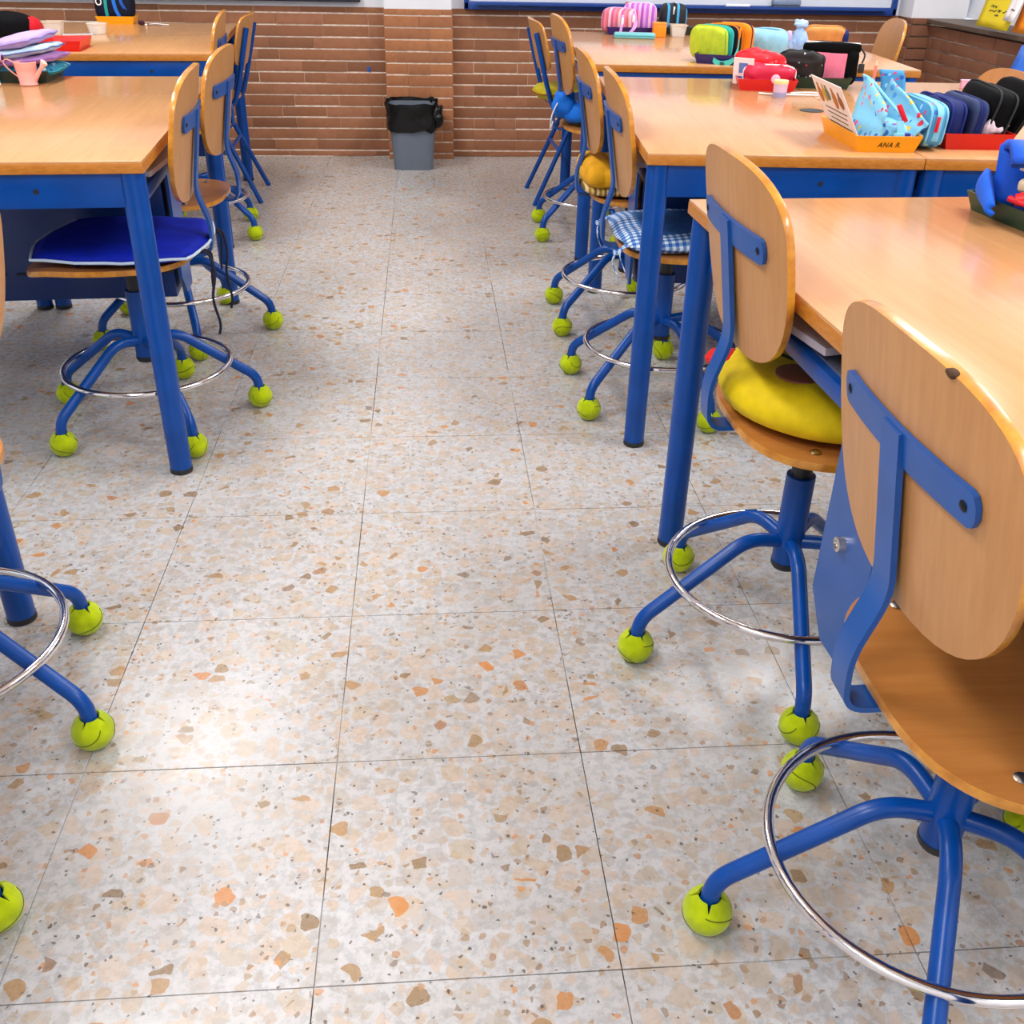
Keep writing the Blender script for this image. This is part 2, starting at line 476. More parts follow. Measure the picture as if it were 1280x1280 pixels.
BR_L, BR_S, PITCH_Z, Z_FIRST = 0.25, 0.12, 0.0598, 0.036
def brick_mesh(name, mat):
    b = MB(); b.box((0, 0, 0), (1, 1, 1)); return b.me(name, mat, False)
def make_brick_mesh(L, H, D, mat):
    b = MB(); b.box((0, 0, 0), (L, D, H), bev=0.0016); return b.me('brick', mat, True, 0.5)
_bm = {}
def lay(parent, p0, axis, length, z0, z1, mat, skip=None, seed=1, both_dir=1):
    """lay one course after another; p0 start of the face line, axis 'x' or 'y'"""
    r = random.Random(seed)
    rows = [(0.004, Z_FIRST - 0.005)]
    k = 0
    while True:
        a = Z_FIRST + PITCH_Z * k + 0.0035; bb = Z_FIRST + PITCH_Z * (k + 1) - 0.0035
        if a > z1 - .02: break
        rows.append((a, min(bb, z1))); k += 1
    for ri, (a, bb) in enumerate(rows):
        s = -r.choice((0.0, 0.06, 0.125, 0.19)) if ri else -0.05
        while s < length - 0.004:
            L = BR_L if r.random() < 0.82 else BR_S
            e = min(s + L, length); st = max(s, 0)
            if e - st > 0.02:
                mid = (st + e) / 2
                if not (skip and skip[0] < p0[0] + mid < skip[1]):
                    key = (round(e - st - 0.0004, 4), round(bb - a, 4), mat.name)
                    if key not in _bm: _bm[key] = make_brick_mesh(key[0], key[1], 0.03, mat)
                    pr = r.uniform(-.0025, .0025)
                    if axis == 'x': loc = (p0[0] + mid, p0[1] + 0.015 + pr, (a + bb) / 2); rot = (0, 0, 0)
                    else: loc = (p0[0] + 0.015 + pr, p0[1] - mid, (a + bb) / 2); rot = (0, 0, PI / 2)
                    link('brick', _bm[key], parent, loc, rot)
            s = s + L + 0.0005
DADO = 0.785
# back wall: mortar bed, bricks, plaster above
b = MB(); b.box(((WX0 + WX1) / 2, WY1 + 0.0525, DADO / 2), (WX1 - WX0, 0.1, DADO))
b.box(((WX0 + WX1) / 2, WY1 + 0.052, (ROOM_H + DADO) / 2), (WX1 - WX0, 0.1, ROOM_H - DADO), m=1)
wall_back = struct(b.build('wall_back', [MORTAR, PLASTER], smooth=False))
lay(wall_back, (-2.75, WY1), 'x', 2.75 - .224, 0, DADO, BRICK, seed=3)
lay(wall_back, (.146, WY1), 'x', WX1 - .146, 0, DADO, BRICK, seed=4)
b = MB(); b.box((-0.04, WY1 - 0.04, DADO / 2), (0.366, 0.08, DADO))
b.box((-0.04, WY1 - 0.036, (ROOM_H + DADO) / 2), (0.366, 0.092, ROOM_H - DADO), m=1)
pier = struct(b.build('trim_1', [MORTAR, PLASTER], smooth=False))
pier['label'] = 'narrow orange brick pier standing proud of the wall behind the wastebin'
lay(pier, (-0.226, WY1 - 0.083), 'x', 0.374, 0, DADO, BRICK_P, seed=11)
# smudge of blue paint on a brick near the pier
b = MB(); b.box((0, 0, 0), (0.014, 0.002, 0.022), bev=.0005); b.box((0.006, 0, -.012), (0.010, 0.002, 0.012))
b.build('paint_mark', plastic(20, 90, 190), wall_back, False, loc=(-0.325, WY1 - 0.0035, 0.475))
# right wall with corner pier and ledge
b = MB(); b.box((WX1 + 0.16, WY1 - 0.085, DADO / 2), (0.30, 0.17, DADO)); 
b.box((WX1 + 0.16, WY1 - 0.085, (ROOM_H + DADO) / 2), (0.316, 0.186, ROOM_H - DADO), m=1)
wall_r = struct(b.build('wall_right', [MORTAR, PLASTER], smooth=False))
b = MB(); b.box((WR + 0.06, (WY0 + 5.97) / 2, DADO / 2 - .02), (0.1, 5.97 - WY0, DADO - .04)); b.build('mortar_bed', MORTAR, wall_r, False)
b = MB(); b.box((WR + 0.30, (WY0 + 6.4) / 2, (ROOM_H + DADO) / 2), (0.1, 6.4 - WY0, ROOM_H - DADO)); b.build('plaster', PLASTER, wall_r, False)
lay(wall_r, (WX1 - 0.0, WY1), 'y', 0.19, 0, DADO, BRICK_R, seed=21)
lay(wall_r, (WX1 + 0.005, WY1 - 0.2), 'x', 0.11, 0, DADO, BRICK_R, seed=22)
lay(wall_r, (WR, 5.965), 'y', 2.2, 0, DADO - .03, BRICK_R, seed=23)
b = MB(); b.box((WR + 0.13, (3.4 + 5.965) / 2, DADO - 0.012), (0.31, 5.965 - 3.4, 0.022), bev=.003)
sill = struct(b.build('trim_2', simple('ledge_stone', lin(88, 70, 56), 0.5, var=.2, scale=20), smooth=False))
sill['label'] = 'dark ledge capping the low brick wall beside the corner'
# left wall with three windows, front wall and ceiling: out of the picture, they close the room
b = MB()
WIN = [(0.2, 1.7), (2.3, 3.8), (4.3, 5.8)]
ys = [WY0] + [q for p in WIN for q in p] + [WY1]
b.box((WX0 - .05, (WY0 + WY1) / 2, 0.5), (0.1, WY1 - WY0, 1.0)); b.box((WX0 - .05, (WY0 + WY1) / 2, (2.4 + ROOM_H) / 2), (0.1, WY1 - WY0, ROOM_H - 2.4))
for k in range(0, len(ys), 2):
    b.box((WX0 - .05, (ys[k] + ys[k + 1]) / 2, 1.7), (0.1, ys[k + 1] - ys[k], 1.4))
struct(b.build('wall_left', PLASTER, smooth=False))
for k, (y0, y1) in enumerate(WIN):
    b = MB()
    for yy in (y0 + .025, (y0 + y1) / 2, y1 - .025): b.box((WX0 - .05, yy, 1.7), (0.06, 0.05, 1.4))
    for zz in (1.025, 2.375): b.box((WX0 - .05, (y0 + y1) / 2, zz), (0.06, y1 - y0, 0.05))
    wn = struct(b.build('window_%d' % (k + 1), WHITE, smooth=False))
    b = MB(); b.box((WX0 - .05, (y0 + y1) / 2, 1.7), (0.004, y1 - y0 - .05, 1.35)); b.build('pane', GLASS, wn, False)
b = MB(); b.box(((WX0 + 3.2) / 2, WY0 - .05, ROOM_H / 2), (3.2 - WX0, 0.1, ROOM_H)); struct(b.build('wall_front', PLASTER, smooth=False))
b = MB(); b.box(((WX0 + 3.2) / 2, (WY0 + WY1) / 2, ROOM_H + .05), (3.3 - WX0, WY1 - WY0 + .3, 0.1)); struct(b.build('ceiling', CEIL, smooth=False))
DIFF = NT('lamp_diffuser'); DIFF.b.inputs['Emission Color'].default_value = (1, .97, .93, 1); DIFF.b.inputs['Emission Strength'].default_value = 3.0
for (x, y) in LAMPS:
    t = thing('ceiling_light', 'white ceiling light panel above the desks', 'ceiling light', (x, y, ROOM_H), 0, 'ceiling lights')
    b = MB(); b.box((0, 0, -.03), (.6, 1.2, .06), bev=.004); b.build('housing', WHITE, t, False)
    b = MB(); b.box((0, 0, -.064), (.56, 1.16, .006)); b.build('diffuser', DIFF.mat, t, False)

# boards on the back wall
BOARD_BLUE = simple('board_frame_blue', lin(14, 62, 140), 0.35)
BOARD_WHITE = simple('whiteboard_enamel', lin(214, 220, 228), 0.18)
wb = thing('whiteboard', 'white writing board in a wide blue frame above the bricks', 'whiteboard', (1.434, WY1, 0.786))
b = MB(); b.box((0, -.02, .55), (2.40, .02, 1.06)); b.build('writing_surface', BOARD_WHITE, wb, False)
b = MB(); b.box((0, -.03, .02), (2.442, .05, .04), bev=.006); b.build('frame', BOARD_BLUE, wb)
b = MB(); b.box((0, -.03, 1.09), (2.442, .05, .04), bev=.006); b.build('frame', BOARD_BLUE, wb)
for s in (-1, 1):
    b = MB(); b.box((s * 1.207, -.03, .555), (.028, .05, 1.11), bev=.006); b.build('frame', BOARD_BLUE, wb)
b = MB(); b.box((0, -.085, .029), (2.3, .07, .006), bev=.002); b.box((0, -.118, .033), (2.3, .005, .012)); b.build('pen_tray', BOARD_BLUE, wb, False)
b = MB(); b.box((-.875, -.056, .026), (.10, .006, .016)); b.build('tray_clip', BLACK_HOLE, wb, False)
lb = thing('pin_board', 'dark framed board on the wall above the far table with the yellow tray', 'board', (-1.6, WY1, 0.812))
b = MB(); b.box((0, -.03, .02), (2.5, .05, .04), bev=.005); b.build('frame', simple('board_frame_dark', lin(24, 28, 44), .4), lb)
b = MB(); b.box((0, -.02, .55), (2.48, .02, 1.05)); b.build('board_surface', simple('board_green', lin(30, 60, 50), .6), lb, False)
def marker(x, cap, label):
    t = thing('marker_pen', label, 'marker', (x, WY1 - .085, .786 + .032 + .009), 0)
    b = MB(); b.tube([(-.03, 0, 0), (.065, 0, 0)], .009, 10); b.build('barrel', WHITE, t)
    b = MB(); b.tube([(-.07, 0, 0), (-.03, 0, 0)], .0095, 10); b.build('cap', cap, t)
marker(1.17, plastic(190, 30, 60), 'white marker pen with red cap on the whiteboard tray')
marker(1.73, WHITE, 'all-white marker pen lying on the whiteboard tray')
t = thing('board_eraser', 'grey whiteboard eraser standing on the blue pen tray', 'eraser', (2.0, WY1 - .085, .786 + .032))
b = MB(); b.box((0, 0, .008), (.155, .045, .016), bev=.003); b.build('felt_pad', simple('felt_dark', lin(70, 80, 100), .9), t)
b = MB(); b.box((0, 0, .030), (.16, .05, .028), bev=.010); b.build('grip', plastic(122, 138, 168), t)

# papers hung over the ledge of the right wall
def poster(name, label, mat, y0, y1, z0, z1, x, tilt, strokes, ink):
    t = thing(name, label, 'poster', (x, (y0 + y1) / 2, z0), 0, None)
    L = y1 - y0; H = z1 - z0
    V = []; Fs = []
    n = 8
    for i in range(n + 1):
        for j in range(n + 1):
            u = i / n - .5; v = j / n
            V.append((tilt * v + .012 * math.sin(u * 5) * (1 - v) - .01 * (1 - v) ** 3, u * L, v * H))
    for i in range(n):
        for j in range(n): Fs.append([i * (n + 1) + j, (i + 1) * (n + 1) + j, (i + 1) * (n + 1) + j + 1, i * (n + 1) + j + 1])
    o = link('sheet', mesh('sheet', V, Fs, mat, True), t)
    md = o.modifiers.new('thick', 'SOLIDIFY'); md.thickness = .0015
    r = random.Random(hash(label) % 1000 if False else len(label))
    for (u, v, wl) in strokes:
        pts = []
        for q in range(9):
            uu = u - wl * (q / 8 - .5) ; vv = v + r.uniform(-.02, .02)
            pts.append((tilt * vv + .012 * math.sin(uu * 5) * (1 - vv) - .01 * (1 - vv) ** 3 - .0022, uu * L, vv * H))
        b = MB(); b.tube(spline(pts, 3), .0022, 5); b.build('handwriting', ink, t)
INK = simple('ink', lin(60, 56, 30), .8)
poster('poster', 'yellow paper sheet with dark handwriting on the brick ledge', simple('paper_yellow', lin(226, 200, 10), .7), 5.06, 5.40, .795, 1.05, WR - .025, .05,
       [(.2, .36, .2), (.18, .28, .25), (-.05, .3, .1), (-.3, .3, .25), (.0, .22, .12), (.2, .6, .3)], INK)
poster('poster', 'orange paper sheet on the brick ledge next to the yellow one', simple('paper_orange', lin(240, 140, 10), .7), 4.66, 5.03, .795, 1.08, WR - .03, .05,
       [(.1, .3, .3), (0, .5, .3)], INK)
poster('poster', 'white slip of paper lapped over the orange sheet on the ledge', PAPER, 4.97, 5.09, .84, 1.08, WR - .055, .05, [(0, .2, .6), (0, .55, .6)], INK)

# ------------------------------------------------------------------ tables
DW, DD, TH = 0.632, 1.345, 0.745
def desk(corner, rot, side, label, idx=0, grommet=None, group='double desks', DD=1.345):
    """corner = aisle-side front corner of the pair; side +1 desk runs to +x, -1 to -x. idx 1 = the second desk of the pair"""
    c, s = math.cos(rot), math.sin(rot)
    off = (idx * (DW + .002) + DW / 2) * side
    x = corner[0] + c * off - s * DD / 2; y = corner[1] + s * off + c * DD / 2
    t = thing('school_desk', label, 'table', (x, y, 0), rot, group)
    me = desk_meshes(DD)
    top = link('tabletop', me['top'], t)
    if grommet:
        b = MB(); b.lathe([(.0, .0005), (.026, .0005), (.030, .0022), (.033, .0018), (.034, 0)], 24, (grommet[0], grommet[1], TH + .0002)); b.build('cable_hole', BLACK_HOLE, t)
    for sx in (-1, 1):
        for sy in (-1, 1):
            lg = link('leg', me['leg'], t, (sx * (DW / 2 - .03), sy * (DD / 2 - .03), 0))
            link('foot_cap', me['cap'], lg)
    for sy in (-1, 1):
        ap = link('apron', me['apron'], t, (0, sy * (DD / 2 - .03), .682))
        for hx in (.09,):
            link('screw_hole', me['hole'], ap, (hx, sy * .0165, .0), (PI / 2, 0, 0))
    for sx in (-1, 1): link('side_rail', me['rail'], t, (sx * (DW / 2 - .043), 0, .640))
    link('book_shelf', me['shelf'], t, (0, 0, .655))
    # steel housing hung under the middle of the desk
    h = link('computer_box', me['box'], t)
    for k in range(9): link('vent_slot', me['slot'], h, (-.22 + k * .055, -.0775, .335))
    ep = link('end_plate', me['plate'], t, (side * -1 * .252, 0, 0), (0, 0, 0 if side > 0 else PI))
    link('lock', me['lock'], ep, (-.016, .012, .43), (0, -PI / 2, 0))
    # loose paper on the shelf
    link('shelf_paper', me['paper'], t, (side * -1 * .2, DD * .2, .668), (0, 0, .15))
    link('shelf_paper', me['paper'], t, (side * -1 * .2, -DD * .22, .668), (0, 0, -.1))
    return t
_dall = {}
def desk_meshes(DD):
    if DD in _dall: return _dall[DD]
    _dm = _dall[DD] = {}
    b = MB()
    b.box((0, 0, TH - .0025), (DW - .001, DD - .001, .005), bev=.0012)
    b.box((0, 0, TH - .015), (DW, DD, .021), bev=.001, m=1)
    _dm['top'] = b.me('tabletop', [TOP_WOOD, TOP_EDGE], True, .5)
    b = MB(); b.lathe([(.0265, .012), (.0265, .718)], 20); _dm['leg'] = b.me('leg', BLUE)
    b = MB(); b.lathe([(.024, 0), (.0275, .003), (.0275, .011), (.0268, .014), (.0, .014)], 20); _dm['cap'] = b.me('foot_cap', BLACK)
    b = MB(); b.box((0, 0, 0), (DW - .10, .032, .072), bev=.004); _dm['apron'] = b.me('apron', BLUE, True, .6)
    b = MB(); b.lathe([(.0, .0008), (.0055, .0008), (.006, 0)], 12); _dm['hole'] = b.me('screw_hole', BLACK_HOLE)
    b = MB(); b.box((0, 0, 0), (.022, DD - .14, .028), bev=.004); _dm['rail'] = b.me('side_rail', BLUE, True, .6)
    b = MB(); b.box((0, 0, 0), (DW - .09, DD - .12, .004)); _dm['shelf'] = b.me('book_shelf', simple('shelf_grey', lin(90, 98, 120), .4), False)
    b = MB(); b.box((0, 0, .45), (.47, .15, .38), bev=.003); _dm['box'] = b.me('computer_box', BLUE_DK, True, .5)
    b = MB(); b.box((0, 0, 0), (.03, .002, .006)); _dm['slot'] = b.me('vent_slot', BLACK_HOLE, False)
    b = MB()   # end plate with a cut lower far corner, in the y-z plane
    prof = [(-.075, .255), (.02, .255), (.075, .315), (.075, .655), (-.075, .655)]
    V = [(x, y, z) for x in (-.004, .004) for (y, z) in prof]
    k = len(prof)
    Fs = [list(range(k))[::-1], list(range(k, 2 * k))] + [[i, (i + 1) % k, k + (i + 1) % k, k + i] for i in range(k)]
    b.add(V, Fs)
    prof2 = [(-.05, .30), (.05, .34), (.05, .64), (-.05, .64)]
    _dm['plate'] = b.me('end_plate', BLUE_PLATE, False)
    b = MB(); b.lathe([(0, .006), (.006, .006), (.006, .011), (.011, .010), (.0125, .0)], 16, (0, 0, -.012)); _dm['lock'] = b.me('lock', STEEL)
    b = MB(); b.box((0, 0, .004), (.2, .29, .012), bev=.001); _dm['paper'] = b.me('shelf_paper', simple('shelf_paper_lilac', lin(190, 182, 196), .8), False)
    return _dm
D = math.radians
L1C, L1R = (-0.595, 2.213), D(3.8)
R2C, R2R = (0.494, 2.318), D(-3.8)
DD1 = 1.47; R1R = D(2.4); R1C = (0.486 + DD1 * math.sin(R1R), 1.882 - DD1 * math.cos(R1R))
R3C, R3R = (0.585, 4.015), D(-4.0)
L2C, L2R = (-0.812, 4.205), D(4.6)
L0C, L0R = (-0.720, 1.668 - DD), D(2.5)
desk(L1C, L1R, -1, 'wooden school desk whose chair has the royal blue cushion, empty top', 0)
desk(L1C, L1R, -1, 'second school desk holding the pink watering can and lilac cases', 1)
desk(R2C, R2R, 1, 'wooden school desk with black cable hole and yellow name tray', 0, grommet=(.235, -.005))
desk(R2C, R2R, 1, 'school desk carrying the large black pencil case in the red tray', 1)
desk(R1C, R1R, 1, 'bare school desk in front of the chair with the yellow face cushion', 0, DD=DD1)
desk(R1C, R1R, 1, 'school desk under the open blue pencil case in a green tray', 1, DD=DD1)
desk(R3C, R3R, 1, 'far school desk below the whiteboard with pink plaid cases', 0)
desk(R3C, R3R, 1, 'far school desk with the tan pencil case, beside a round-backed chair', 1)
desk(L2C, L2R, -1, 'far school desk whose free end faces the brick wall, next to the four-legged chairs', 0)
desk(L2C, L2R, -1, 'far school desk with red tray and black bag', 1)
desk(L0C, L0R, -1, 'school desk showing only one thick blue leg beside a chrome ring', 0)

# ------------------------------------------------------------------ swivel chairs
_ch = {}
LEAN, SAG, BACKX = 0.175, 0.46, -0.186
def back_f(u, v):
    x = BACKX + SAG * u * u - math.tan(LEAN) * v
    N = Vector((1, -2 * SAG * u, math.tan(LEAN))).normalized()
    return Vector((x, u, v)), N
def superell(a, tp, bt, n, k=56):
    out = []
    for i in range(k):
        t = 2 * PI * i / k
        u = a * sgnpow(math.cos(t), 2 / n); v = sgnpow(math.sin(t), 2 / n)
        out.append((u, v * (tp if v > 0 else bt)))
    return out
def seat_outline(k=56):
    out = []
    for i in range(k):
        t = 2 * PI * i / k
        c, s = math.cos(t), math.sin(t)
        u = sgnpow(c, 2 / 3.2); v = sgnpow(s, 2 / 3.0)
        x = .035 + (.205 if u > 0 else .190) * u
        y = .205 * v * (1 - .06 * (-u if u < 0 else 0))
        out.append((x, y))
    return out
def seat_f(u, v):
    z = -.010 * math.exp(-((u - .01) / .1) ** 2 - (v / .13) ** 2) + .05 * max(0, -(u + .10)) ** 1.3
    if u > .14: z -= 2.6 * (u - .14) ** 2
    e = .002
    return Vector((u, v, z)), Vector((0.0, 0, 1))
def chair_meshes():
    if _ch: return _ch
    _ch['back'] = plate(superell(.199, .108, .190, 2.8), back_f, .012, mats=[WOOD_BACK, PLY_EDGE], name='backrest')
    _ch['seat'] = plate(seat_outline(), seat_f, .013, mats=[WOOD_SEAT, PLY_EDGE], name='seat')
    b = MB()   # T bar following the backrest
    pts = []
    for i in range(13):
        u = -.143 + .286 * i / 12
        P, N = back_f(u, 0); pts.append(P - N * .010)
    W = Vector((-math.sin(LEAN), 0, math.cos(LEAN)))
    b.strap(pts, W, .036, .006)
    o = b.me('back_bar', BLUE_BR, False)
    _ch['bar'] = rounded_bar(pts, W, .037, .006)
    b = MB(); b.lathe([(0, .002), (.004, .0015), (.006, 0)], 10); _ch['screw'] = b.me('screw', simple('dark_screw', lin(30, 34, 44), .4, metal=.6))
    b = MB(); b.lathe([(0, .003), (.006, .0025), (.009, 0)], 12); _ch['bolt'] = b.me('bolt', STEEL)
    b = MB()   # upright: leaning strap, kick back, loop forward under the seat
    path = [Vector((BACKX - .016 + .0, 0, .014)), Vector((BACKX - .016 + math.tan(LEAN) * .175, 0, -.175)), Vector((BACKX - .028, 0, -.262)),
            Vector((BACKX - .028, 0, -.330)), Vector((-.03, 0, -.330))]
    path[2] = Vector((BACKX - .012, 0, -.258))
    p = rounded(path[:2] + [path[2], Vector((BACKX - .006, 0, -.331)), Vector((-.02, 0, -.331))], .027, 7)
    b.strap(p, (0, 1, 0), .040, .007); _ch['strap'] = b.me('back_bracket', BLUE_BR, True, .6)
    b = MB(); b.box((0, 0, 0), (.17, .15, .012), bev=.003); b.box((0, 0, -.014), (.09, .06, .022), bev=.004); _ch['plate'] = b.me('seat_plate', BLUE_DK, True, .6)
    b = MB(); b.lathe([(.0, .17), (.023, .17), (.0265, .176), (.0265, .184), (.0, .184)], 20); _ch['pcap'] = b.me('post_cap', BLACK)
    b = MB(); b.lathe([(.0255, .182), (.0255, .360)], 20); _ch['post'] = b.me('post', BLUE)
    b = MB(); b.lathe([(.018, -.10), (.018, 0)], 16); _ch['piston'] = b.me('piston', BLACK)
    b = MB()
    prof = [(.015, .226), (.075, .238), (.105, .230), (.235, .122), (.272, .092), (.280, .060), (.280, .036)]
    p = [Vector((r, 0, z)) for r, z in prof]
    p = rounded([p[0], p[1] + Vector((.008, 0, 0)), p[4] + Vector((.006, 0, -.002)), p[6]], .045, 8)
    b.tube(p, .0130, 12); _ch['leg'] = b.me('leg', BLUE)
    b = MB(); ring = [(.212 * math.cos(2 * PI * i / 64), .212 * math.sin(2 * PI * i / 64), .158) for i in range(64)]
    b.tube(ring, .0078, 10, closed=True); _ch['ring'] = b.me('foot_ring', CHROME)
    for k in range(3):
        _ch['ball%d' % k] = ball_mesh(k); _ch['seam%d' % k] = seam_mesh(k)
    return _ch
def rounded_bar(pts, W, w, t):
    """flat bar with rounded ends"""
    W = W.normalized(); n = len(pts); V = []; Fs = []
    L = sum((pts[i + 1] - pts[i]).length for i in range(n - 1)); acc = 0
    P2 = []
    fine = spline(pts, 4); acc = [0]
    for i in range(1, len(fine)): acc.append(acc[-1] + (fine[i] - fine[i - 1]).length)
    L = acc[-1]; R = .012
    for i, P in enumerate(fine):
        d = min(acc[i], L - acc[i]); hw = w / 2
        if d < R: hw = w / 2 - R + math.sqrt(max(0, R * R - (R - d) ** 2))
        T = (fine[min(i + 1, len(fine) - 1)] - fine[max(i - 1, 0)]).normalized(); N = T.cross(W).normalized()
        for (su, sn) in ((-1, -1), (1, -1), (1, 1), (-1, 1)):
            V.append(P + W * su * hw + N * sn * t / 2)
    k = len(fine)
    for i in range(k - 1):
        for j in range(4): Fs.append([i * 4 + j, i * 4 + (j + 1) % 4, (i + 1) * 4 + (j + 1) % 4, (i + 1) * 4 + j])
    Fs.append([3, 2, 1, 0]); e = (k - 1) * 4; Fs.append([e, e + 1, e + 2, e + 3])
    return mesh('back_bar', V, Fs, BLUE_BR, True, None, .6)
RB = .0335
def ball_mesh(seed):
    """tennis ball slit crosswise at the top, four lips round the tube"""
    r = random.Random(seed * 13 + 5); n = 32; rows = 14; V = []; Fs = []; M = []
    def opening(a):
        q = abs(((a / (PI / 2)) + .5) % 1 - .5) * 2        # 0 at slit, 1 at lip centre
        return .98 - .50 * min(1, q * 4.5) ** .7
    for i in range(rows + 1):
        for j in range(n):
            a = 2 * PI * j / n + .01
            th0 = opening(a)
            th = th0 + (PI - .02 - th0) * i / rows
            rad = RB
            if i < 3: rad = RB * (1 + .02 * (3 - i) / 3)
            co = Vector((math.sin(th) * math.cos(a), math.sin(th) * math.sin(a), math.cos(th))) * rad
            co.z = max(co.z, -RB * .955)
            V.append(co)
    for i in range(rows):
        for j in range(n):
            Fs.append([i * n + j, (i + 1) * n + j, (i + 1) * n + (j + 1) % n, i * n + (j + 1) % n]); M.append(0)
    Fs.append([rows * n + j for j in range(n)]); M.append(0)
    base = len(V)                                            # dark inside
    for i in range(5):
        for j in range(n):
            a = 2 * PI * j / n + .01; th0 = opening(a); th = th0 + (2.2 - th0) * i / 4
            V.append(Vector((math.sin(th) * math.cos(a), math.sin(th) * math.sin(a), math.cos(th))) * RB * .90)
    for j in range(n):
        Fs.append([j, (j + 1) % n, base + (j + 1) % n, base + j]); M.append(0)
    for i in range(4):
        for j in range(n):
            Fs.append([base + i * n + j, base + i * n + (j + 1) % n, base + (i + 1) * n + (j + 1) % n, base + (i + 1) * n + j]); M.append(1)
    Fs.append([base + 4 * n + j for j in range(n)][::-1]); M.append(1)
    return mesh('tennis_ball', V, Fs, [BALL, BALL_IN], True, M, .9)
def seam_mesh(k):
    pts = []
    Rm = [Matrix.Rotation(a, 3, 'X') @ Matrix.Rotation(bb, 3, 'Y') for a, bb in ((1.2, .4), (.2, 1.3), (2.0, 2.2))][k]
    for i in range(72):
        t = 2 * PI * i / 72; a = .76
        x = a * math.cos(t) + (1 - a) * math.cos(3 * t); y = a * math.sin(t) - (1 - a) * math.sin(3 * t); z = 2 * math.sqrt(a * (1 - a)) * math.sin(2 * t)
        p = Rm @ Vector((x, y, z)).normalized()
        pts.append(p * RB * 1.001)
    b = MB(); run = []
    def flush():
        if len(run) > 2: b.tube(run, .0009, 5)
        run.clear()
    for p in pts + pts[:1]:
        if p.z < RB * .5 and p.z > -RB * .93: run.append(p)
        else: flush()
    flush()
    return b.me('ball_seam', SEAM)
def swivel_chair(pos, face, h, phase, label, base=None, chip=False):
    """h: height of the T bar; phase: azimuth of the first foot"""
    me = chair_meshes()
    t = thing('swivel_chair', label, 'chair', (pos[0], pos[1], 0), D(face), 'swivel chairs on tennis balls')
    zs = h - .318
    bx, by = (base[0] - pos[0], base[1] - pos[1]) if base else (0.0, 0.0)
    cf, sf = math.cos(D(face)), math.sin(D(face))
    ox, oy = cf * bx + sf * by, -sf * bx + cf * by      # foot centre in the chair's own frame
    st = link('seat', me['seat'], t, (0, 0, zs))
    for (x, y) in ((.10, .15), (.10, -.15), (-.06, .15), (-.06, -.15)): link('bolt', me['bolt'], st, (x, y, .0065))
    bk = link('backrest', me['back'], t, (0, 0, h))
    if chip:
        P, N = back_f(-.082, .1035); b = MB(); b.add(*blob(.004, .0085, .004, 1, 1, P - N * .0050, .003, 12, 3))
        b.build('edge_chip', simple('chipped_wood', lin(70, 44, 20), .8), bk, False)
    br = link('back_bar', me['bar'], t, (0, 0, h))
    for u in (-.126, .126):
        P, N = back_f(u, 0); q = P - N * .0132
        s = link('screw', me['screw'], br, q); s.rotation_euler = (-N).to_track_quat('Z', 'Y').to_euler()
    link('back_bracket', me['strap'], t, (0, 0, h))
    link('seat_plate', me['plate'], t, (0, 0, zs - .014))
    link('post', me['post'], t, (ox, oy, 0)); link('post_cap', me['pcap'], t, (ox, oy, 0)); link('piston', me['piston'], t, (ox, oy, zs - .022))
    for k in range(5):
        a = D(phase - face + 72 * k)
        link('leg', me['leg'], t, (ox, oy, 0), (0, 0, a))
        q = rnd.randrange(3)
        bl = link('tennis_ball', me['ball%d' % q], t, (ox + .280 * math.cos(a), oy + .280 * math.sin(a), RB * .955), (0, 0, a + rnd.uniform(-.25, .25)))
        link('ball_seam', me['seam%d' % q], bl)
    link('foot_ring', me['ring'], t, (ox, oy, 0))
    return t
RA = swivel_chair((.643, .843), .8, .758, 31.1, 'wooden swivel chair with bare seat and chipped backrest rim', chip=True, base=(0.634, 0.848))
RBc = swivel_chair((.646, 1.497), 1.6, .795, -26.4, 'wooden swivel chair carrying the round yellow face cushion', base=(0.64, 1.499))
RC = swivel_chair((.656, 2.665), -1.5, .772, 1.6, 'wooden swivel chair under the blue gingham cushion', base=(0.65, 2.679))
RD = swivel_chair((.674, 3.318), 0, .756, -1.7, 'wooden swivel chair with the folded mustard cushion', base=(0.664, 3.325))
RE = swivel_chair((.727, 4.484), 3.9, .771, -2.8, 'wooden swivel chair with a bright blue drawstring bag on its seat', base=(0.72, 4.474))
LA = swivel_chair((-.745, 2.562), 183.7, .780, 14.3, 'wooden swivel chair with the royal blue tied cushion', base=(-0.757, 2.558))
LB = swivel_chair((-.787, 3.260), 178.1, .758, .8, 'bare wooden swivel chair between the royal blue cushion and the brick wall', base=(-0.81, 3.25))
LC = swivel_chair((-1.0, 4.47), 184, .765, -24.5, 'wooden swivel chair tucked in ahead of the four-legged chair by the bricks')
L0 = swivel_chair((-.8355, 1.3625), 170, .768, -17.9, 'wooden swivel chair cut off by the frame beside the lone blue desk leg')
LM = swivel_chair((-.736, .690), 180, .765, 61, 'swivel chair of which only one tennis ball and a bit of chrome ring show')
RF2 = swivel_chair((1.60, 3.20), 178, .722, 10, 'swivel chair facing the aisle from behind the large black pencil case')
RF3 = swivel_chair((1.95, 4.92), 172, .745, 30, 'swivel chair with its round wooden back below the whiteboard corner')

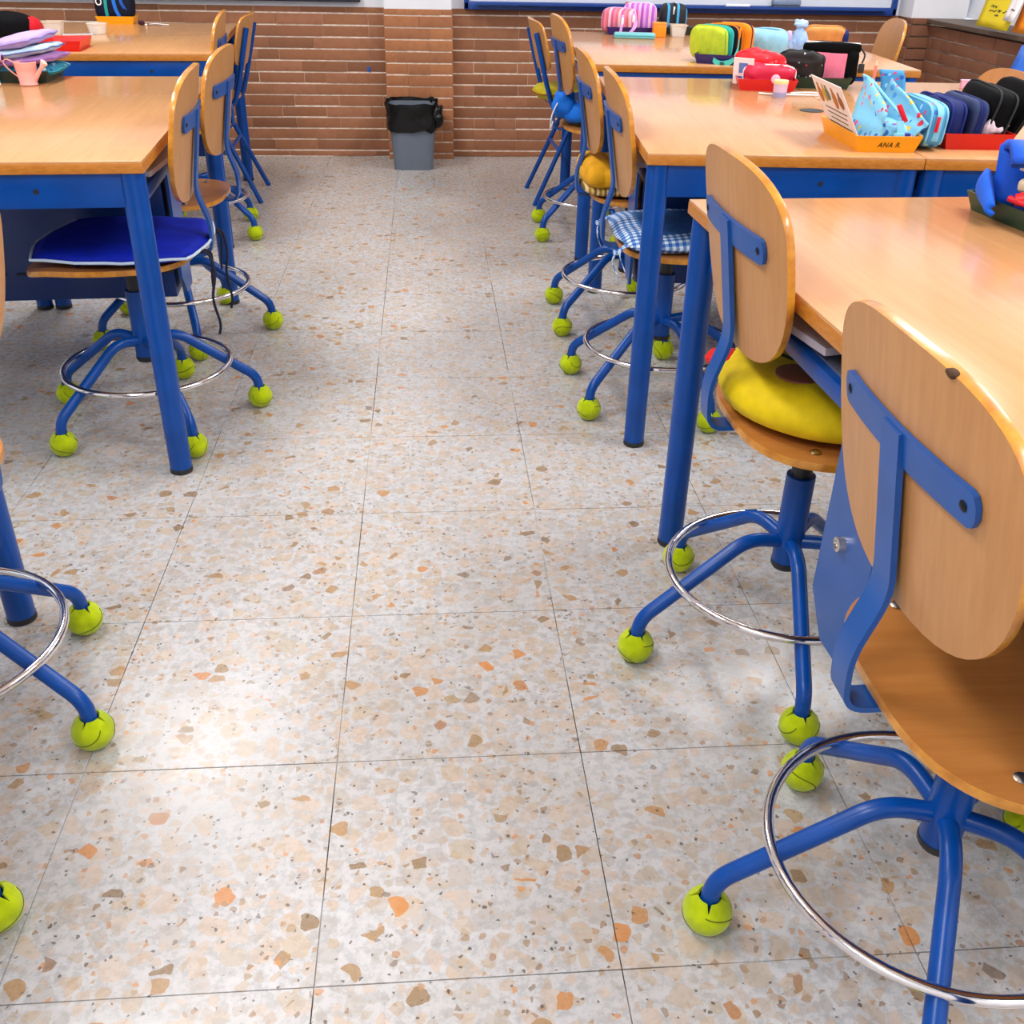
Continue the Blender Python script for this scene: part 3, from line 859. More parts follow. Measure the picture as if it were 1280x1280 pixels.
# ------------------------------------------------------------------ four-legged school chairs
_fc = {}
def four_leg_chair(pos, face, label):
    t = thing('school_chair', label, 'chair', (pos[0], pos[1], 0), D(face), 'four-legged school chairs')
    if not _fc:
        for s in (-1, 1):
            y = s * .155
            b = MB(); b.tube(rounded([(-.226, y, .765), (-.165, y, .53), (-.13, y, .425), (.17, y, .440), (.23, y * 1.1, 0.0)], .05, 7), .0115, 10); _fc['side%d' % s] = b.me('side_frame', BLUE)
            b = MB(); b.tube([(-.02, y, .43), (-.215, y * 1.22, 0.0)], .0115, 10); _fc['leg%d' % s] = b.me('leg', BLUE)
        b = MB(); b.tube([(-.10, -.165, .25), (-.10, .165, .25)], .009, 8); b.tube([(-.06, -.155, .42), (-.06, .155, .42)], .009, 8); _fc['bar'] = b.me('cross_bar', BLUE)
        def bf(u, v):
            x = -.218 + 1.0 * u * u - .25 * v
            return Vector((x, u, .715 + v)), Vector((1, -2.0 * u, .25)).normalized()
        _fc['back'] = plate(superell(.20, .10, .11, 5.5), bf, .010, mats=[WOOD_BACK, PLY_EDGE], name='backrest')
        _fc['seat'] = plate([(x, y * .9) for x, y in seat_outline()], seat_f, .011, mats=[WOOD_SEAT, PLY_EDGE], name='seat')
    link('backrest', _fc['back'], t); link('seat', _fc['seat'], t, (0.01, 0, .458)); link('cross_bar', _fc['bar'], t)
    for s in (-1, 1): link('side_frame', _fc['side%d' % s], t); link('leg', _fc['leg%d' % s], t)
    return t
RG = four_leg_chair((.725, 5.16), 1, 'four-legged school chair with a yellow-green cushion, by the brick wall')
LG = four_leg_chair((-1.035, 5.20), 182, 'four-legged school chair beside the brick wall with nothing on its seat')

# ------------------------------------------------------------------ cushions
def pillow_mesh(a, bb, th, n=14, sq=5.0, mat=None, bulge=.5, wav=0.0, seed=0, name='cover', dent=0.0):
    V = []; Fs = []
    for sgn in (1, -1):
        for i in range(n + 1):
            for j in range(n + 1):
                u = -1 + 2 * i / n; v = -1 + 2 * j / n
                # rounded square mapping
                x = u * (1 - .5 * v * v * (2 / sq)) if sq < 20 else u
                y = v * (1 - .5 * u * u * (2 / sq)) if sq < 20 else v
                e = max(0.0, (1 - u ** 4) * (1 - v ** 4)) ** bulge
                z = sgn * th / 2 * e - dent * e * max(0, 1 - (u * u + v * v))
                w_ = wav * mnoise.noise(Vector((u * 2 + seed, v * 2, 0)))
                V.append((x * a, y * bb, z + w_))
    m = (n + 1) ** 2
    for i in range(n):
        for j in range(n):
            q = [i * (n + 1) + j, (i + 1) * (n + 1) + j, (i + 1) * (n + 1) + j + 1, i * (n + 1) + j + 1]
            Fs.append(q); Fs.append([m + k for k in q[::-1]])
    me = mesh(name, V, Fs, mat, True)
    bm = bmesh.new(); bm.from_mesh(me); bmesh.ops.remove_doubles(bm, verts=bm.verts, dist=1e-5); bm.to_mesh(me); bm.free()
    return me
def rim_points(a, bb, sq, n=10, wav=0.0, seed=0, z=0.0):
    out = []
    seq = [(-1 + 2 * i / n, -1) for i in range(n)] + [(1, -1 + 2 * i / n) for i in range(n)] + [(1 - 2 * i / n, 1) for i in range(n)] + [(-1, 1 - 2 * i / n) for i in range(n)]
    for u, v in seq:
        x = u * (1 - .5 * v * v * (2 / sq)); y = v * (1 - .5 * u * u * (2 / sq))
        out.append((x * a, y * bb, wav * mnoise.noise(Vector((u * 2 + seed, v * 2, 0))) + z))
    return out
def seat_top(h): return h - .318 + .0065
# royal blue cushion
zt = seat_top(.780)
t = thing('seat_cushion', 'royal blue seat cushion with pale piping and dangling dark ties', 'cushion', (-.745, 2.562, zt + .020), D(181))
link('cover', pillow_mesh(.205, .205, .042, mat=cloth(0, 30, 172), sq=7, wav=.006, seed=3), t, (.012, 0, 0))
b = MB(); b.tube([Vector(p) + Vector((.012, 0, 0)) for p in rim_points(.207, .207, 7, wav=.006, seed=3)], .0035, 6, closed=True); b.build('piping', PIPING, t)
DARKTIE = simple('dark_tie', lin(16, 16, 40), .8)
for s in (-1, 1):
    b = MB(); y = s * .10
    b.tube(spline([(-.185, y, -.002), (-.205, y * 1.05, -.012), (-.212, y * 1.0, -.06), (-.202, y * 1.1, -.12), (-.210, y * 1.02, -.185), (-.204, y, -.215)], 5), .0035, 6)
    b.tube(spline([(-.185, y * .9, -.002), (-.206, y * .8, -.016), (-.200, y * .75, -.07), (-.198, y * .7, -.10)], 5), .0032, 6)
    b.build('tie', DARKTIE, t)
# round yellow face cushion
zt = seat_top(.795)
t = thing('face_cushion', 'round yellow cushion with a smiling face sewn on, a red edge behind', 'cushion', (.665, 1.505, zt + .042), D(3))
YEL = cloth(226, 196, 6, .7, .1, .12)
prof = []
for i in range(15):
    a = -PI / 2 + PI * i / 14
    prof.append((max(.0, .165 + .030 * math.cos(a)) if abs(a) < 1.56 else 0.0, .040 * math.sin(a)))
V = [];
b = MB(); pr2 = [(0.0001, -.030), (.10, -.038), (.15, -.036), (.178, -.022), (.188, 0), (.180, .022), (.155, .036), (.11, .042), (.06, .043), (.0001, .042)]
b.lathe(pr2, 40); b.build('cover', YEL, t, True, 3)
def mark(name, pts, r, mat, z=.0435):
    b = MB(); b.tube([(x, y, z) for x, y in pts], r, 6); b.build(name, mat, t)
INKB = simple('black_print', lin(14, 14, 10), .8)
for ex, ey in ((-.047, .080), (.070, .050)):
    b = MB(); b.tube([(ex + .020 * math.cos(k * PI / 12), ey + .015 * math.sin(k * PI / 12), .0432) for k in range(24)], .0035, 6, closed=True); b.build('eye_outline', INKB, t)
    b = MB(); b.lathe([(0, .0446), (.012, .044), (.014, .042)], 16, (ex, ey, 0)); b.build('eye_white', simple('eye_white', lin(214, 220, 220), .7), t)
b = MB(); b.tube(spline([(-.088, .055, .0435), (-.066, .012, .0438), (-.035, -.008, .0440), (.02, -.022, .0440), (.075, -.012, .0438)], 5), .003, 6); b.build('smile_line', INKB, t)
b = MB(); b.lathe([(0, .0450), (.028, .0442), (.041, .0425), (.043, .036)], 20, (-.076, -.042, 0)); b.build('mouth_patch', cloth(150, 88, 60), t)
b = MB(); b.lathe([(.0001, -.012), (.03, -.010), (.036, 0), (.03, .010), (.0001, .012)], 16, (-.155, .095, .016)); b.build('red_patch', cloth(214, 24, 24), t, True, 3)
# blue gingham cushion
zt = seat_top(.772)
GING = gingham('gingham_blue', lin(226, 234, 244), lin(36, 92, 176), lin(112, 156, 212), .018, inner=lin(44, 96, 160), half=.118)
t = thing('seat_cushion', 'denim blue cushion with white and blue gingham border', 'cushion', (.676, 2.668, zt + .021), D(0))
link('cover', pillow_mesh(.19, .19, .05, n=18, mat=GING, sq=9, wav=.006, seed=8), t)
for s in (-1, 1):
    b = MB(); b.strap(spline([(-.175, s * .14, 0), (-.20, s * .15, -.02), (-.205, s * .13, -.05), (-.19, s * .15, -.085)], 4), (0, 1, 0), .014, .002); b.strap(spline([(-.17, s * .15, 0), (-.195, s * .165, -.015), (-.18, s * .18, -.06)], 4), (0, 1, 0), .014, .002)
    b.lathe([(.0001, -.008), (.010, -.004), (.010, .004), (.0001, .008)], 8, (-.200, s * .15, -.018)); b.build('tie', gingham('gingham_tie%d' % s, lin(226, 234, 244), lin(36, 92, 176), lin(112, 156, 212), .012), t)
# folded mustard cushion
zt = seat_top(.756)
PATT = stripes('mustard_lining', [lin(206, 170, 90), lin(110, 84, 30), lin(214, 190, 130), lin(150, 112, 40)], 0, .03)
t = thing('folded_cushion', 'mustard yellow folded cushion with a patterned lining edge', 'cushion', (.66, 3.318, zt), D(0))
MUST = cloth(222, 160, 14)
b = MB(); b.add(*blob(.175, .165, .036, .6, .55, (0, 0, .062), .010, 1.2, 2, 28, 16)); b.build('cover', MUST, t, True, 3)
b = MB(); b.add(*blob(.05, .15, .045, .8, .6, (-.125, -.01, .066), .012, 1.6, 5, 24, 14)); b.build('rolled_edge', MUST, t, True, 3)
b = MB(); b.add(*blob(.165, .155, .018, .6, .5, (-.005, 0, .020), .006, 1.4, 7, 28, 14)); b.build('lining', PATT, t, True, 3)
# bright blue bag on the far chair
zt = seat_top(.771)
BRIGHT = cloth(12, 112, 220, .5)
t = thing('cloth_bag', 'bright blue drawstring bag slumped on a chair beside the far desk', 'bag', (.69, 4.499, zt), D(8))
b = MB(); b.add(*blob(.13, .14, .055, .8, .8, (0, 0, .058), .02, 2.0, 2)); b.build('sack', BRIGHT, t, True, 3)
b = MB(); b.add(*blob(.05, .06, .05, .9, .9, (-.12, -.02, .085), .02, 3.0, 5)); b.build('gathered_neck', BRIGHT, t, True, 3)
b = MB(); b.tube(spline([(-.15, -.05, .10), (-.185, -.08, .05), (-.19, -.075, -.01), (-.175, -.06, .02)], 5), .003, 6); b.build('cord', WHITE, t)
t = thing('seat_cushion', 'small yellow-green cushion on the four-legged chair by the bricks', 'cushion', (.665, 5.16, .470 + .03), 0)
link('cover', pillow_mesh(.16, .17, .065, mat=cloth(196, 180, 20), sq=5), t)
b = MB(); b.tube(rim_points(.161, .171, 5), .003, 5, closed=True); b.build('piping', cloth(150, 70, 40), t)

# ------------------------------------------------------------------ wastebin
t = thing('wastebin', 'grey plastic wastebin with black liner against the brick pier', 'bin', (-.083, 5.885, 0), 0)
GREYP = plastic(98, 108, 122, .45)
def frustum(b, a0, a1, h0, h1, n=8, sq=6.0, m=0, wav=0, seed=0):
    k = 40; V = []; Fs = []
    for i in range(n + 1):
        q = i / n; a = a0 + (a1 - a0) * q
        for j in range(k):
            an = 2 * PI * j / k
            x = a * sgnpow(math.cos(an), 2 / sq); y = a * sgnpow(math.sin(an), 2 / sq)
            d = 1 + wav * mnoise.noise(Vector((x * 22 + seed, y * 22, q * 3)))
            V.append((x * d, y * d, h0 + (h1 - h0) * q + wav * .2 * mnoise.noise(Vector((x * 25, y * 25 + 3 + seed, 1)))))
    for i in range(n):
        for j in range(k): Fs.append([i * k + j, i * k + (j + 1) % k, (i + 1) * k + (j + 1) % k, (i + 1) * k + j])
    b.add(V, Fs, m); return V
b = MB(); frustum(b, .108, .132, 0, .33); b.F.append([j for j in range(40)][::-1]); b.M.append(0)
frustum(b, .129, .105, .33, .01); b.build('bucket', GREYP, t, True, .6)
LINER = simple('bin_liner', (.003, .003, .0035, 1), .28, spec=.3, bump=1.0, scale=26)
b = MB(); V0 = frustum(b, .135, .142, .205, .345, 8, 5, wav=.10, seed=4); frustum(b, .140, .122, .348, .22, 6, 5, wav=.06, seed=4)
b.add(*blob(.035, .05, .055, .8, .8, (.135, -.08, .285), .02, 4)); b.build('liner', LINER, t, True, 1.2)

# ------------------------------------------------------------------ trays and pencil cases
def tray(label, loc, rz, mat, lx, ly, hz=.036, group='pencil trays'):
    t = thing('pencil_tray', label, 'tray', loc, rz, group)
    b = MB(); o1, o2 = .008, .0
    fl = .011
    def ring(dx, z): return [(-lx / 2 - dx, -ly / 2 - dx, z), (lx / 2 + dx, -ly / 2 - dx, z), (lx / 2 + dx, ly / 2 + dx, z), (-lx / 2 - dx, ly / 2 + dx, z)]
    R = [ring(0, 0), ring(fl, hz), ring(fl + .003, hz), ring(fl + .003, hz - .002) , ]
    V = ring(0, 0) + ring(fl, hz) + ring(fl - .003, hz) + ring(-.002, .003)
    Fs = [[3, 2, 1, 0]]
    for k in range(3):
        for j in range(4): Fs.append([k * 4 + j, k * 4 + (j + 1) % 4, (k + 1) * 4 + (j + 1) % 4, (k + 1) * 4 + j])
    Fs.append([12, 13, 14, 15])
    b.add(V, Fs)
    me = b.me('tray_body', mat, False)
    o = link('tray_body', me, t)
    return t
def pouch(label, loc, size, rot, mat, zipm=None, pullm=None, e=(.45, .4), amp=.006, seed=0, group=None, name='pencil_case', zipz=.5, band=None, cat='pencil case', pull_at=.2, zips=(0.0,), fr=2.2):
    """soft case: size (thick x, long y, tall z), standing on its long edge; rot euler"""
    t = thing(name, label, cat, loc, 0, group)
    t.rotation_euler = rot
    sx, sy, sz = size
    b = MB(); b.add(*blob(sx / 2, sy / 2, sz / 2, e[0], e[1], (0, 0, sz / 2), amp, fr, seed, 40 if fr > 3 else 24, 26 if fr > 3 else 16)); b.build('body', mat, t, True, 3)
    def rimp(off, k=36, a0=0.02, a1=PI - .02, grow=1.01):
        pts = []
        for i in range(k + 1):
            a = a0 + (a1 - a0) * i / k
            pts.append((off, grow * sy / 2 * sgnpow(math.cos(a), e[0]), sz / 2 + grow * sz / 2 * sgnpow(math.sin(a), e[0])))
        return pts
    if zipm:
        for off in zips:
            b = MB(); b.tube(rimp(off * sx / 2, a0=-.5, a1=PI + .5, grow=1.0 + .01 - .06 * off * off), .0026, 6); b.build('zip', zipm, t)
    if pullm:
        pts = rimp(0, k=20)
        p = pts[min(20, max(0, int((1 - pull_at) * 20)))]
        d = -1 if p[1] < 0 else 1
        b = MB(); b.box((p[0] - .004, p[1] + d * .004, p[2] - .014), (.008, .005, .034), bev=.002); b.build('zip_pull', pullm, t)
    if band:
        b = MB(); pts = [(x * 1.02, y, z) for (x, y, z) in rimp(0, a0=-.3, a1=PI + .3, grow=1.015)]; b.strap(pts, (1, 0, 0), sx * .28, .002); b.build('piping', band, t)
    return t
T = TH
def deskpt(corner, rot, side, u, v):
    c, s = math.cos(rot), math.sin(rot); u *= side
    return (corner[0] + c * u - s * v, corner[1] + s * u + c * v)
AQUA = lin(120, 190, 220)
AQUA_PR = spots('aqua_print', AQUA, [lin(206, 30, 60), lin(30, 96, 180), lin(224, 80, 140), lin(226, 190, 70), lin(70, 150, 210)], 46, .62, size=.40)
AQUA_PLAIN = cloth(126, 196, 222)
AQUA_DK = spots('aqua_print_dark', lin(70, 150, 200), [lin(30, 96, 180), lin(150, 210, 236), lin(206, 60, 110)], 60, .6)
REDP = plastic(214, 20, 40)
# --- middle desk pair: yellow name tray
YT = tray('yellow pencil tray with a hand-lettered name on its front', (1.064, 2.475, T), D(-3), plastic(244, 162, 8), .132, .262, .037)
cu = bpy.data.curves.new('name_text', 'FONT'); cu.body = 'ANA R.'; cu.size = .0165; cu.extrude = .0003; cu.shear = .28; cu.space_character = 1.1
tmp = bpy.data.objects.new('tmp_text', cu); C.objects.link(tmp)
bpy.context.view_layer.update()
tm = bpy.data.meshes.new_from_object(tmp.evaluated_get(bpy.context.evaluated_depsgraph_get())); bpy.data.objects.remove(tmp)
tm.materials.clear(); tm.materials.append(simple('pen_ink', lin(30, 22, 10), .6))
o = link('hand_lettering', tm, YT, (-.024, -.131 - .0039 - .0012, .012), (PI / 2 + math.atan2(.011, .037), 0, 0)); o.scale = (.95, 1, 1)
# printed card leaning in the tray
t = thing('printed_card', 'white card with brown animal drawings leaning in the yellow tray', 'card', (1.012, 2.475, T + .006), D(-3))
t.rotation_euler = (0, D(-30), D(-3))
b = MB(); b.box((0, 0, .075), (.0015, .235, .15)); b.build('sheet', PAPER, t, False)
for k, (y, z, hh, col) in enumerate(((.085, .118, .042, (176, 110, 40)), (.045, .122, .036, (196, 160, 40)), (.02, .125, .03, (100, 120, 110)), (-.03, .118, .044, (184, 116, 44)), (-.075, .118, .034, (150, 92, 40)))):
    b = MB(); b.add(*blob(.0006, .018, hh / 2, 1, 1, (-.0012, y, z - .012), 0)); b.add(*blob(.0006, .008, .009, 1, 1, (-.0012, y + .003, z + hh / 2 - .012), 0)); b.build('drawing', simple('print_%d' % k, lin(*col), .8), t, True, 3)
b = MB()
for k in range(5): b.box((-.0010, -.005 + .004 * (k % 2), .076 - .013 * k), (.0006, .17 - .02 * (k % 3), .0022))
b.build('printed_text', INK, t, False)
# open aqua case
t = thing('pencil_case', 'open crumpled light blue case with red motifs in the yellow tray', 'pencil case', (1.076, 2.46, T + .006), D(-6)); t.scale = (1, 1, .88)
def sheet(fn, nu, nv, th, mat, name, par, **kw):
    V = []; Fs = []
    for i in range(nu + 1):
        for j in range(nv + 1): V.append(fn(i / nu, j / nv))
    for i in range(nu):
        for j in range(nv): Fs.append([i * (nv + 1) + j, (i + 1) * (nv + 1) + j, (i + 1) * (nv + 1) + j + 1, i * (nv + 1) + j + 1])
    o = link(name, mesh(name, V, Fs, mat, True), par); md = o.modifiers.new('thick', 'SOLIDIFY'); md.thickness = th; md.offset = 0
    return o
def nz(x, y, z, a): return a * mnoise.noise(Vector((x, y, z)))
sheet(lambda u, v: (-.040 + .030 * v * (1 - v) + .02 * v + nz(u * 3, v * 3, 1, .012), .115 - .23 * u, .150 * v * (1 - .42 * u * u)), 12, 10, .006, AQUA_PR, 'side_panel', t)
sheet(lambda u, v: (.000 + .050 * v + nz(u * 3, v * 3, 7, .016) + .03 * u, .11 - .215 * u, .145 * v * (1 - .55 * u)), 12, 10, .006, AQUA_PR, 'side_panel', t)
sheet(lambda u, v: (.015 + .055 * u + .012 * math.sin(v * 3), .115 + .012 * (v - .3) - .02 * u, .060 + .105 * v), 8, 10, .006, AQUA_DK, 'flap', t)
b = MB(); b.add(*blob(.042, .10, .028, .6, .5, (.012, -.01, .03), .012, 3, 4)); b.build('bottom', AQUA_PR, t, True, 3)
b = MB(); b.tube(spline([(-.02, .115, .150), (-.015, .06, .145), (-.006, 0, .125), (.008, -.06, .10), (.016, -.105, .085)], 6), .0035, 6); b.build('zip', AQUA_PLAIN, t)
b = MB(); b.box((.018, -.105, .088), (.012, .008, .048), bev=.003, rot=Matrix.Rotation(-.5, 3, 'Y')); b.build('zip_pull', REDP, t)
b = MB(); b.strap(spline([(.016, -.108, .070), (.018, -.116, .045), (.016, -.118, .022)], 4), (1, 0, 0), .016, .003); b.box((.016, -.118, .030), (.026, .006, .024), bev=.003); b.build('buckle_strap', AQUA_PLAIN, t)
t = thing('pencil', 'pink pencil poking out of the open light blue case', 'pencil', (1.082, 2.55, T + .012), 0); t.rotation_euler = (D(-8), D(4), 0)
b = MB(); b.tube([(0, 0, 0), (0, 0, .15)], .0038, 6); b.build('shaft', plastic(226, 120, 100), t)
b = MB(); b.tube([(0, 0, .15), (0, 0, .162)], [.0038, .001], 6); b.build('point', plastic(230, 190, 150), t)
t = thing('paper_sheet', 'folded white paper lying in the yellow tray', 'paper', (1.115, 2.41, T + .012), D(10))
sheet(lambda u, v: (-.02 + .05 * u, .055 - .11 * v, .012 + .05 * u * (1 - v) + .01 * v), 4, 4, .001, PAPER, 'sheet', t)
t = thing('pencil_sharpener', 'small dark blue block in the front corner of the yellow tray', 'sharpener', (1.095, 2.352, T + .004), D(5))
b = MB(); b.box((0, 0, .026), (.030, .018, .024), bev=.004); b.box((0, 0, .007), (.022, .016, .014), bev=.002); b.build('body', plastic(24, 30, 130), t)
# aqua case wedged between the trays
pouch('light blue zipped case wedged between yellow and red trays', (1.176, 2.468, T + .004), (.052, .245, .098), (0, D(3), D(-4)), AQUA_DK, AQUA_PLAIN, REDP, amp=.004, seed=3, band=AQUA_PLAIN, pull_at=.02, zips=(-.7, .7))
# red tray
RT = tray('red pencil tray holding navy and black cases', (1.298, 2.492, T), D(-3), plastic(206, 20, 10), .145, .225, .037)
NAVY = cloth(14, 28, 88)
pouch('navy blue pencil case next to the light blue zipped case', (1.238, 2.50, T + .006), (.052, .235, .096), (0, D(4), D(-4)), NAVY, cloth(24, 44, 120), None, amp=.005, seed=12, zips=(-.6, .6))
pouch('navy case with grey mesh side and white dots, in the red tray', (1.290, 2.495, T + .006), (.045, .225, .100), (0, D(6), D(-4)), cloth(44, 56, 96), NAVY, None, amp=.004, seed=17, pull_at=.08, band=NAVY)
BLK = cloth(10, 10, 12, .7, .2, .1)
pouch('large black pencil case standing in the red tray', (1.345, 2.515, T + .006), (.075, .275, .122), (0, D(13), D(-10)), BLK, cloth(40, 42, 46), None, amp=.004, seed=22, zips=(-.5, .55), e=(.38, .5))
pouch('black flap case leaning outward behind the large black one', (1.398, 2.53, T + .012), (.03, .285, .132), (0, D(24), D(-10)), cloth(8, 8, 10), cloth(30, 27, 28), None, amp=.003, seed=25, e=(.38, .5))
t = thing('plastic_wrap', 'crumpled clear wrapper on the rim of the red tray', 'wrapper', (1.322, 2.40, T + .038), D(-5))
b = MB(); b.add(*blob(.045, .018, .013, .9, .9, (0, 0, .012), .016, 6, 9, 28, 18)); b.build('film', simple('crinkled_film', lin(196, 176, 186), .15, var=.35, scale=70, bump=.8), t, True, .4)
# --- middle pair, back: red tray and green tray
RT2 = tray('red pencil tray packed with red pouches, behind a lilac cup', (1.092, 3.435, T), D(-10), plastic(206, 22, 26), .165, .20, .034)
REDC = spots('red_print', lin(226, 14, 34), [lin(240, 150, 160), lin(240, 90, 110)], 70, .35, size=.25)
CRIM = spots('crimson_print', lin(200, 16, 60), [lin(236, 130, 160)], 70, .2, size=.25)
pouch('bright red pouch heaped on top of the red tray', (1.078, 3.46, T + .045), (.075, .16, .06), (D(4), D(-8), D(70)), REDC, plastic(240, 60, 70), None, amp=.014, fr=5.5, seed=31, e=(.7, .7))
pouch('crimson pouch lying below the bright red one', (1.10, 3.415, T + .010), (.10, .165, .06), (0, D(0), D(78)), CRIM, WHITE, None, amp=.013, fr=5.5, seed=36, e=(.6, .5), zips=(-.3,))
t = thing('id_card', 'small white and blue card upright at the corner of the red tray', 'card', (1.022, 3.43, T + .008), D(20)); t.rotation_euler = (0, D(-8), D(50))
b = MB(); b.box((0, 0, .04), (.003, .07, .08), bev=.001); b.build('card', PAPER, t, False)
b = MB(); b.box((-.002, 0, .05), (.001, .03, .03)); b.box((-.002, 0, .022), (.001, .045, .006)); b.build('print', plastic(90, 120, 190), t, False)
t = thing('bag_tag', 'pale pink tag dangling over the red tray', 'tag', (1.095, 3.325, T + .033), D(-12))
b = MB(); b.add(*blob(.014, .004, .014, 1, 1, (0, -.005, .004))); b.build('heart', cloth(244, 180, 200), t, True, 3)
b = MB(); b.strap([(.012, -.006, .004), (.028, -.008, -.016)], (0, 1, 0), .008, .006); b.build('ribbon', cloth(230, 50, 110), t)
GT2 = tray('dark green pencil tray with black and pink bags, behind the white card', (1.286, 3.47, T), D(-8), plastic(22, 52, 40), .165, .13, .034)
BLKPR = spots('black_print', lin(16, 16, 20), [lin(220, 220, 224), lin(150, 40, 60), lin(120, 140, 160)], 66, .4, size=.24)
pouch('black pouch with small pale print beside the red pouches', (1.215, 3.455, T + .008), (.05, .15, .105), (D(0), D(-16), D(62)), BLKPR, cloth(40, 40, 44), None, amp=.010, fr=5, seed=41, e=(.6, .5))
t = thing('pencil_case', 'pink and black zipped bag with a key ring in the green tray', 'pencil case', (1.318, 3.475, T + .008), D(-12))
b = MB(); b.add(*blob(.075, .026, .052, .5, .4, (-.01, 0, .052), .006, 3, 3)); b.build('body', cloth(232, 120, 146), t, True, 3)
b = MB(); b.add(*blob(.092, .024, .018, .5, .35, (0, 0, .108), .003, 3, 3)); b.build('top_band', BLK, t, True, 3)
b = MB(); b.add(*blob(.022, .028, .055, .6, .5, (.068, -.002, .052), .004, 3, 6)); b.build('side_panel', BLK, t, True, 3)
b = MB(); b.tube([(-.085, -.012, .124), (.085, -.012, .122)], .003, 6); b.build('zip', WHITE, t)
b = MB(); b.tube(spline([(.088, -.01, .11), (.105, -.012, .09), (.10, -.014, .065)], 5), .003, 6); b.box((.10, -.014, .05), (.02, .006, .028), bev=.004); b.build('key_ring', BLACK, t)
t = thing('small_cup', 'lilac plastic cup with yellow rim in front of the red tray', 'cup', (1.078, 3.215, T), 0)
b = MB(); b.lathe([(.0001, 0), (.020, 0), (.0215, .04), (.0215, .043)], 24); b.build('cup_body', plastic(206, 180, 206), t)
b = MB(); b.lathe([(.022, .038), (.0225, .046), (.021, .048), (.0001, .047)], 24); b.build('lid', plastic(232, 214, 150), t)
b = MB(); b.lathe([(.0205, .0), (.0213, .014), (.0215, .014), (.0207, 0)], 24); b.build('base_band', plastic(150, 150, 190), t)
t = thing('white_cord', 'thin white cord looped on the desk beside the lilac cup', 'cord', (1.09, 3.26, T + .003), 0)
b = MB(); b.tube(spline([(-.06, .01, 0), (-.02, -.015, 0), (.05, -.02, 0), (.12, -.025, 0), (.16, .0, 0), (.11, .03, 0), (.05, .02, 0), (.04, -.01, .003)], 6), .0028, 6); b.build('cord', WHITE, t)
t = thing('pink_box', 'small pale pink box at the desk edge behind the black cases', 'box', (1.79, 3.44, T), D(-6)); t.scale = (.6, .6, .6)
b = MB(); b.box((0, 0, .02), (.09, .03, .04), bev=.004); b.build('box_body', plastic(214, 160, 190), t); b = MB(); b.box((0, 0, .043), (.092, .032, .006), bev=.002); b.build('lid', plastic(228, 180, 204), t)
# --- near right desk: green tray with open blue case
GT = tray('dark green tray under the open bright blue case on the bare desk', (1.085, 1.735, T), D(-20), plastic(20, 58, 42), .20, .28, .034)
GT.location = (1.113, 1.673, T); GT.rotation_euler = (0, 0, D(7))
BBL = cloth(8, 82, 206, .6)
t = thing('pencil_case', 'open bright blue case with pens and glue in the green tray', 'pencil case', (1.092, 1.690, T + .006), D(-16)); t.scale = (1, 1, .88)
sheet(lambda u, v: (-.10 + .22 * u, .05 + .03 * v - .02 * math.sin(u * PI), .02 + .105 * v + nz(u * 3, v * 3, 2, .008)), 10, 6, .010, BBL, 'back_panel', t)
sheet(lambda u, v: (-.095 + .25 * u, .085 - .10 * v + .01 * math.sin(u * 4), .118 + .022 * math.sin(v * PI) - .012 * v), 10, 8, .016, BBL, 'lid_flap', t)
sheet(lambda u, v: (-.112 - .012 * math.sin(v * 3), .06 - .10 * u, .015 + (.066 - .045 * u) * v), 8, 6, .010, cloth(20, 96, 220), 'side_panel', t)
b = MB(); b.add(*blob(.085, .055, .012, .5, .4, (.02, .03, .014), .003)); b.build('bottom', cloth(16, 34, 100), t, True, 3)
b = MB(); b.tube(spline([(-.098, -.018, .108), (-.03, -.02, .112), (.06, -.018, .110), (.15, -.016, .106)], 5), .003, 6); b.build('zip', cloth(6, 40, 110), t)
t = thing('glue_stick', 'white glue stick with a red band in the open blue case', 'glue stick', (1.062, 1.715, T + .088), D(-30)); t.rotation_euler = (0, D(14), D(-32))
b = MB(); b.tube([(-.035, 0, 0), (.0, 0, 0)], .0125, 16); b.build('cap', WHITE, t)
b = MB(); b.tube([(0, 0, 0), (.006, 0, 0)], .0132, 16); b.build('red_band', plastic(190, 20, 40), t)
b = MB(); b.tube([(.006, 0, 0), (.06, 0, 0)], .0130, 16); b.build('tube', plastic(214, 196, 214), t)
b = MB(); b.box((.016, -.0128, .002), (.003, .002, .012)); b.tube([(.028 + .006 * math.cos(k * PI / 8), -.0131, .001 + .006 * math.sin(k * PI / 8)) for k in range(16)], .0016, 5, closed=True); b.build('lettering', INKB, t)
t = thing('eraser', 'worn cream eraser under the glue stick', 'eraser', (1.040, 1.705, T + .064), D(20))
b = MB(); b.add(*blob(.022, .014, .013, .6, .6, (0, 0, 0), .004, 4)); b.build('block', plastic(214, 196, 160, .7), t, True, 3)
b = MB(); b.box((.012, 0, 0), (.022, .029, .027), bev=.003); b.build('sleeve', plastic(190, 170, 136, .7), t)
t = thing('pencil_sharpener', 'blue and red barrel sharpener lying in the open blue case', 'sharpener', (1.036, 1.665, T + .050), D(-25))
b = MB(); b.tube([(-.035, 0, -.004), (-.012, 0, 0)], [.010, .014], 14); b.build('end_cap', plastic(206, 30, 30), t)
b = MB(); b.tube([(-.012, 0, 0), (.01, 0, 0), (.024, 0, 0)], [.0145, .0165, .0155], 16, cap=False); b.tube([(.023, 0, 0), (.0245, 0, 0)], [.0155, .0155], 16, cap=False); b.tube([(.008, 0, 0), (.0081, 0, 0)], [.015, .014], 16); b.box((.0, 0, .016), (.018, .012, .012), bev=.003); b.build('barrel', plastic(40, 150, 220), t)
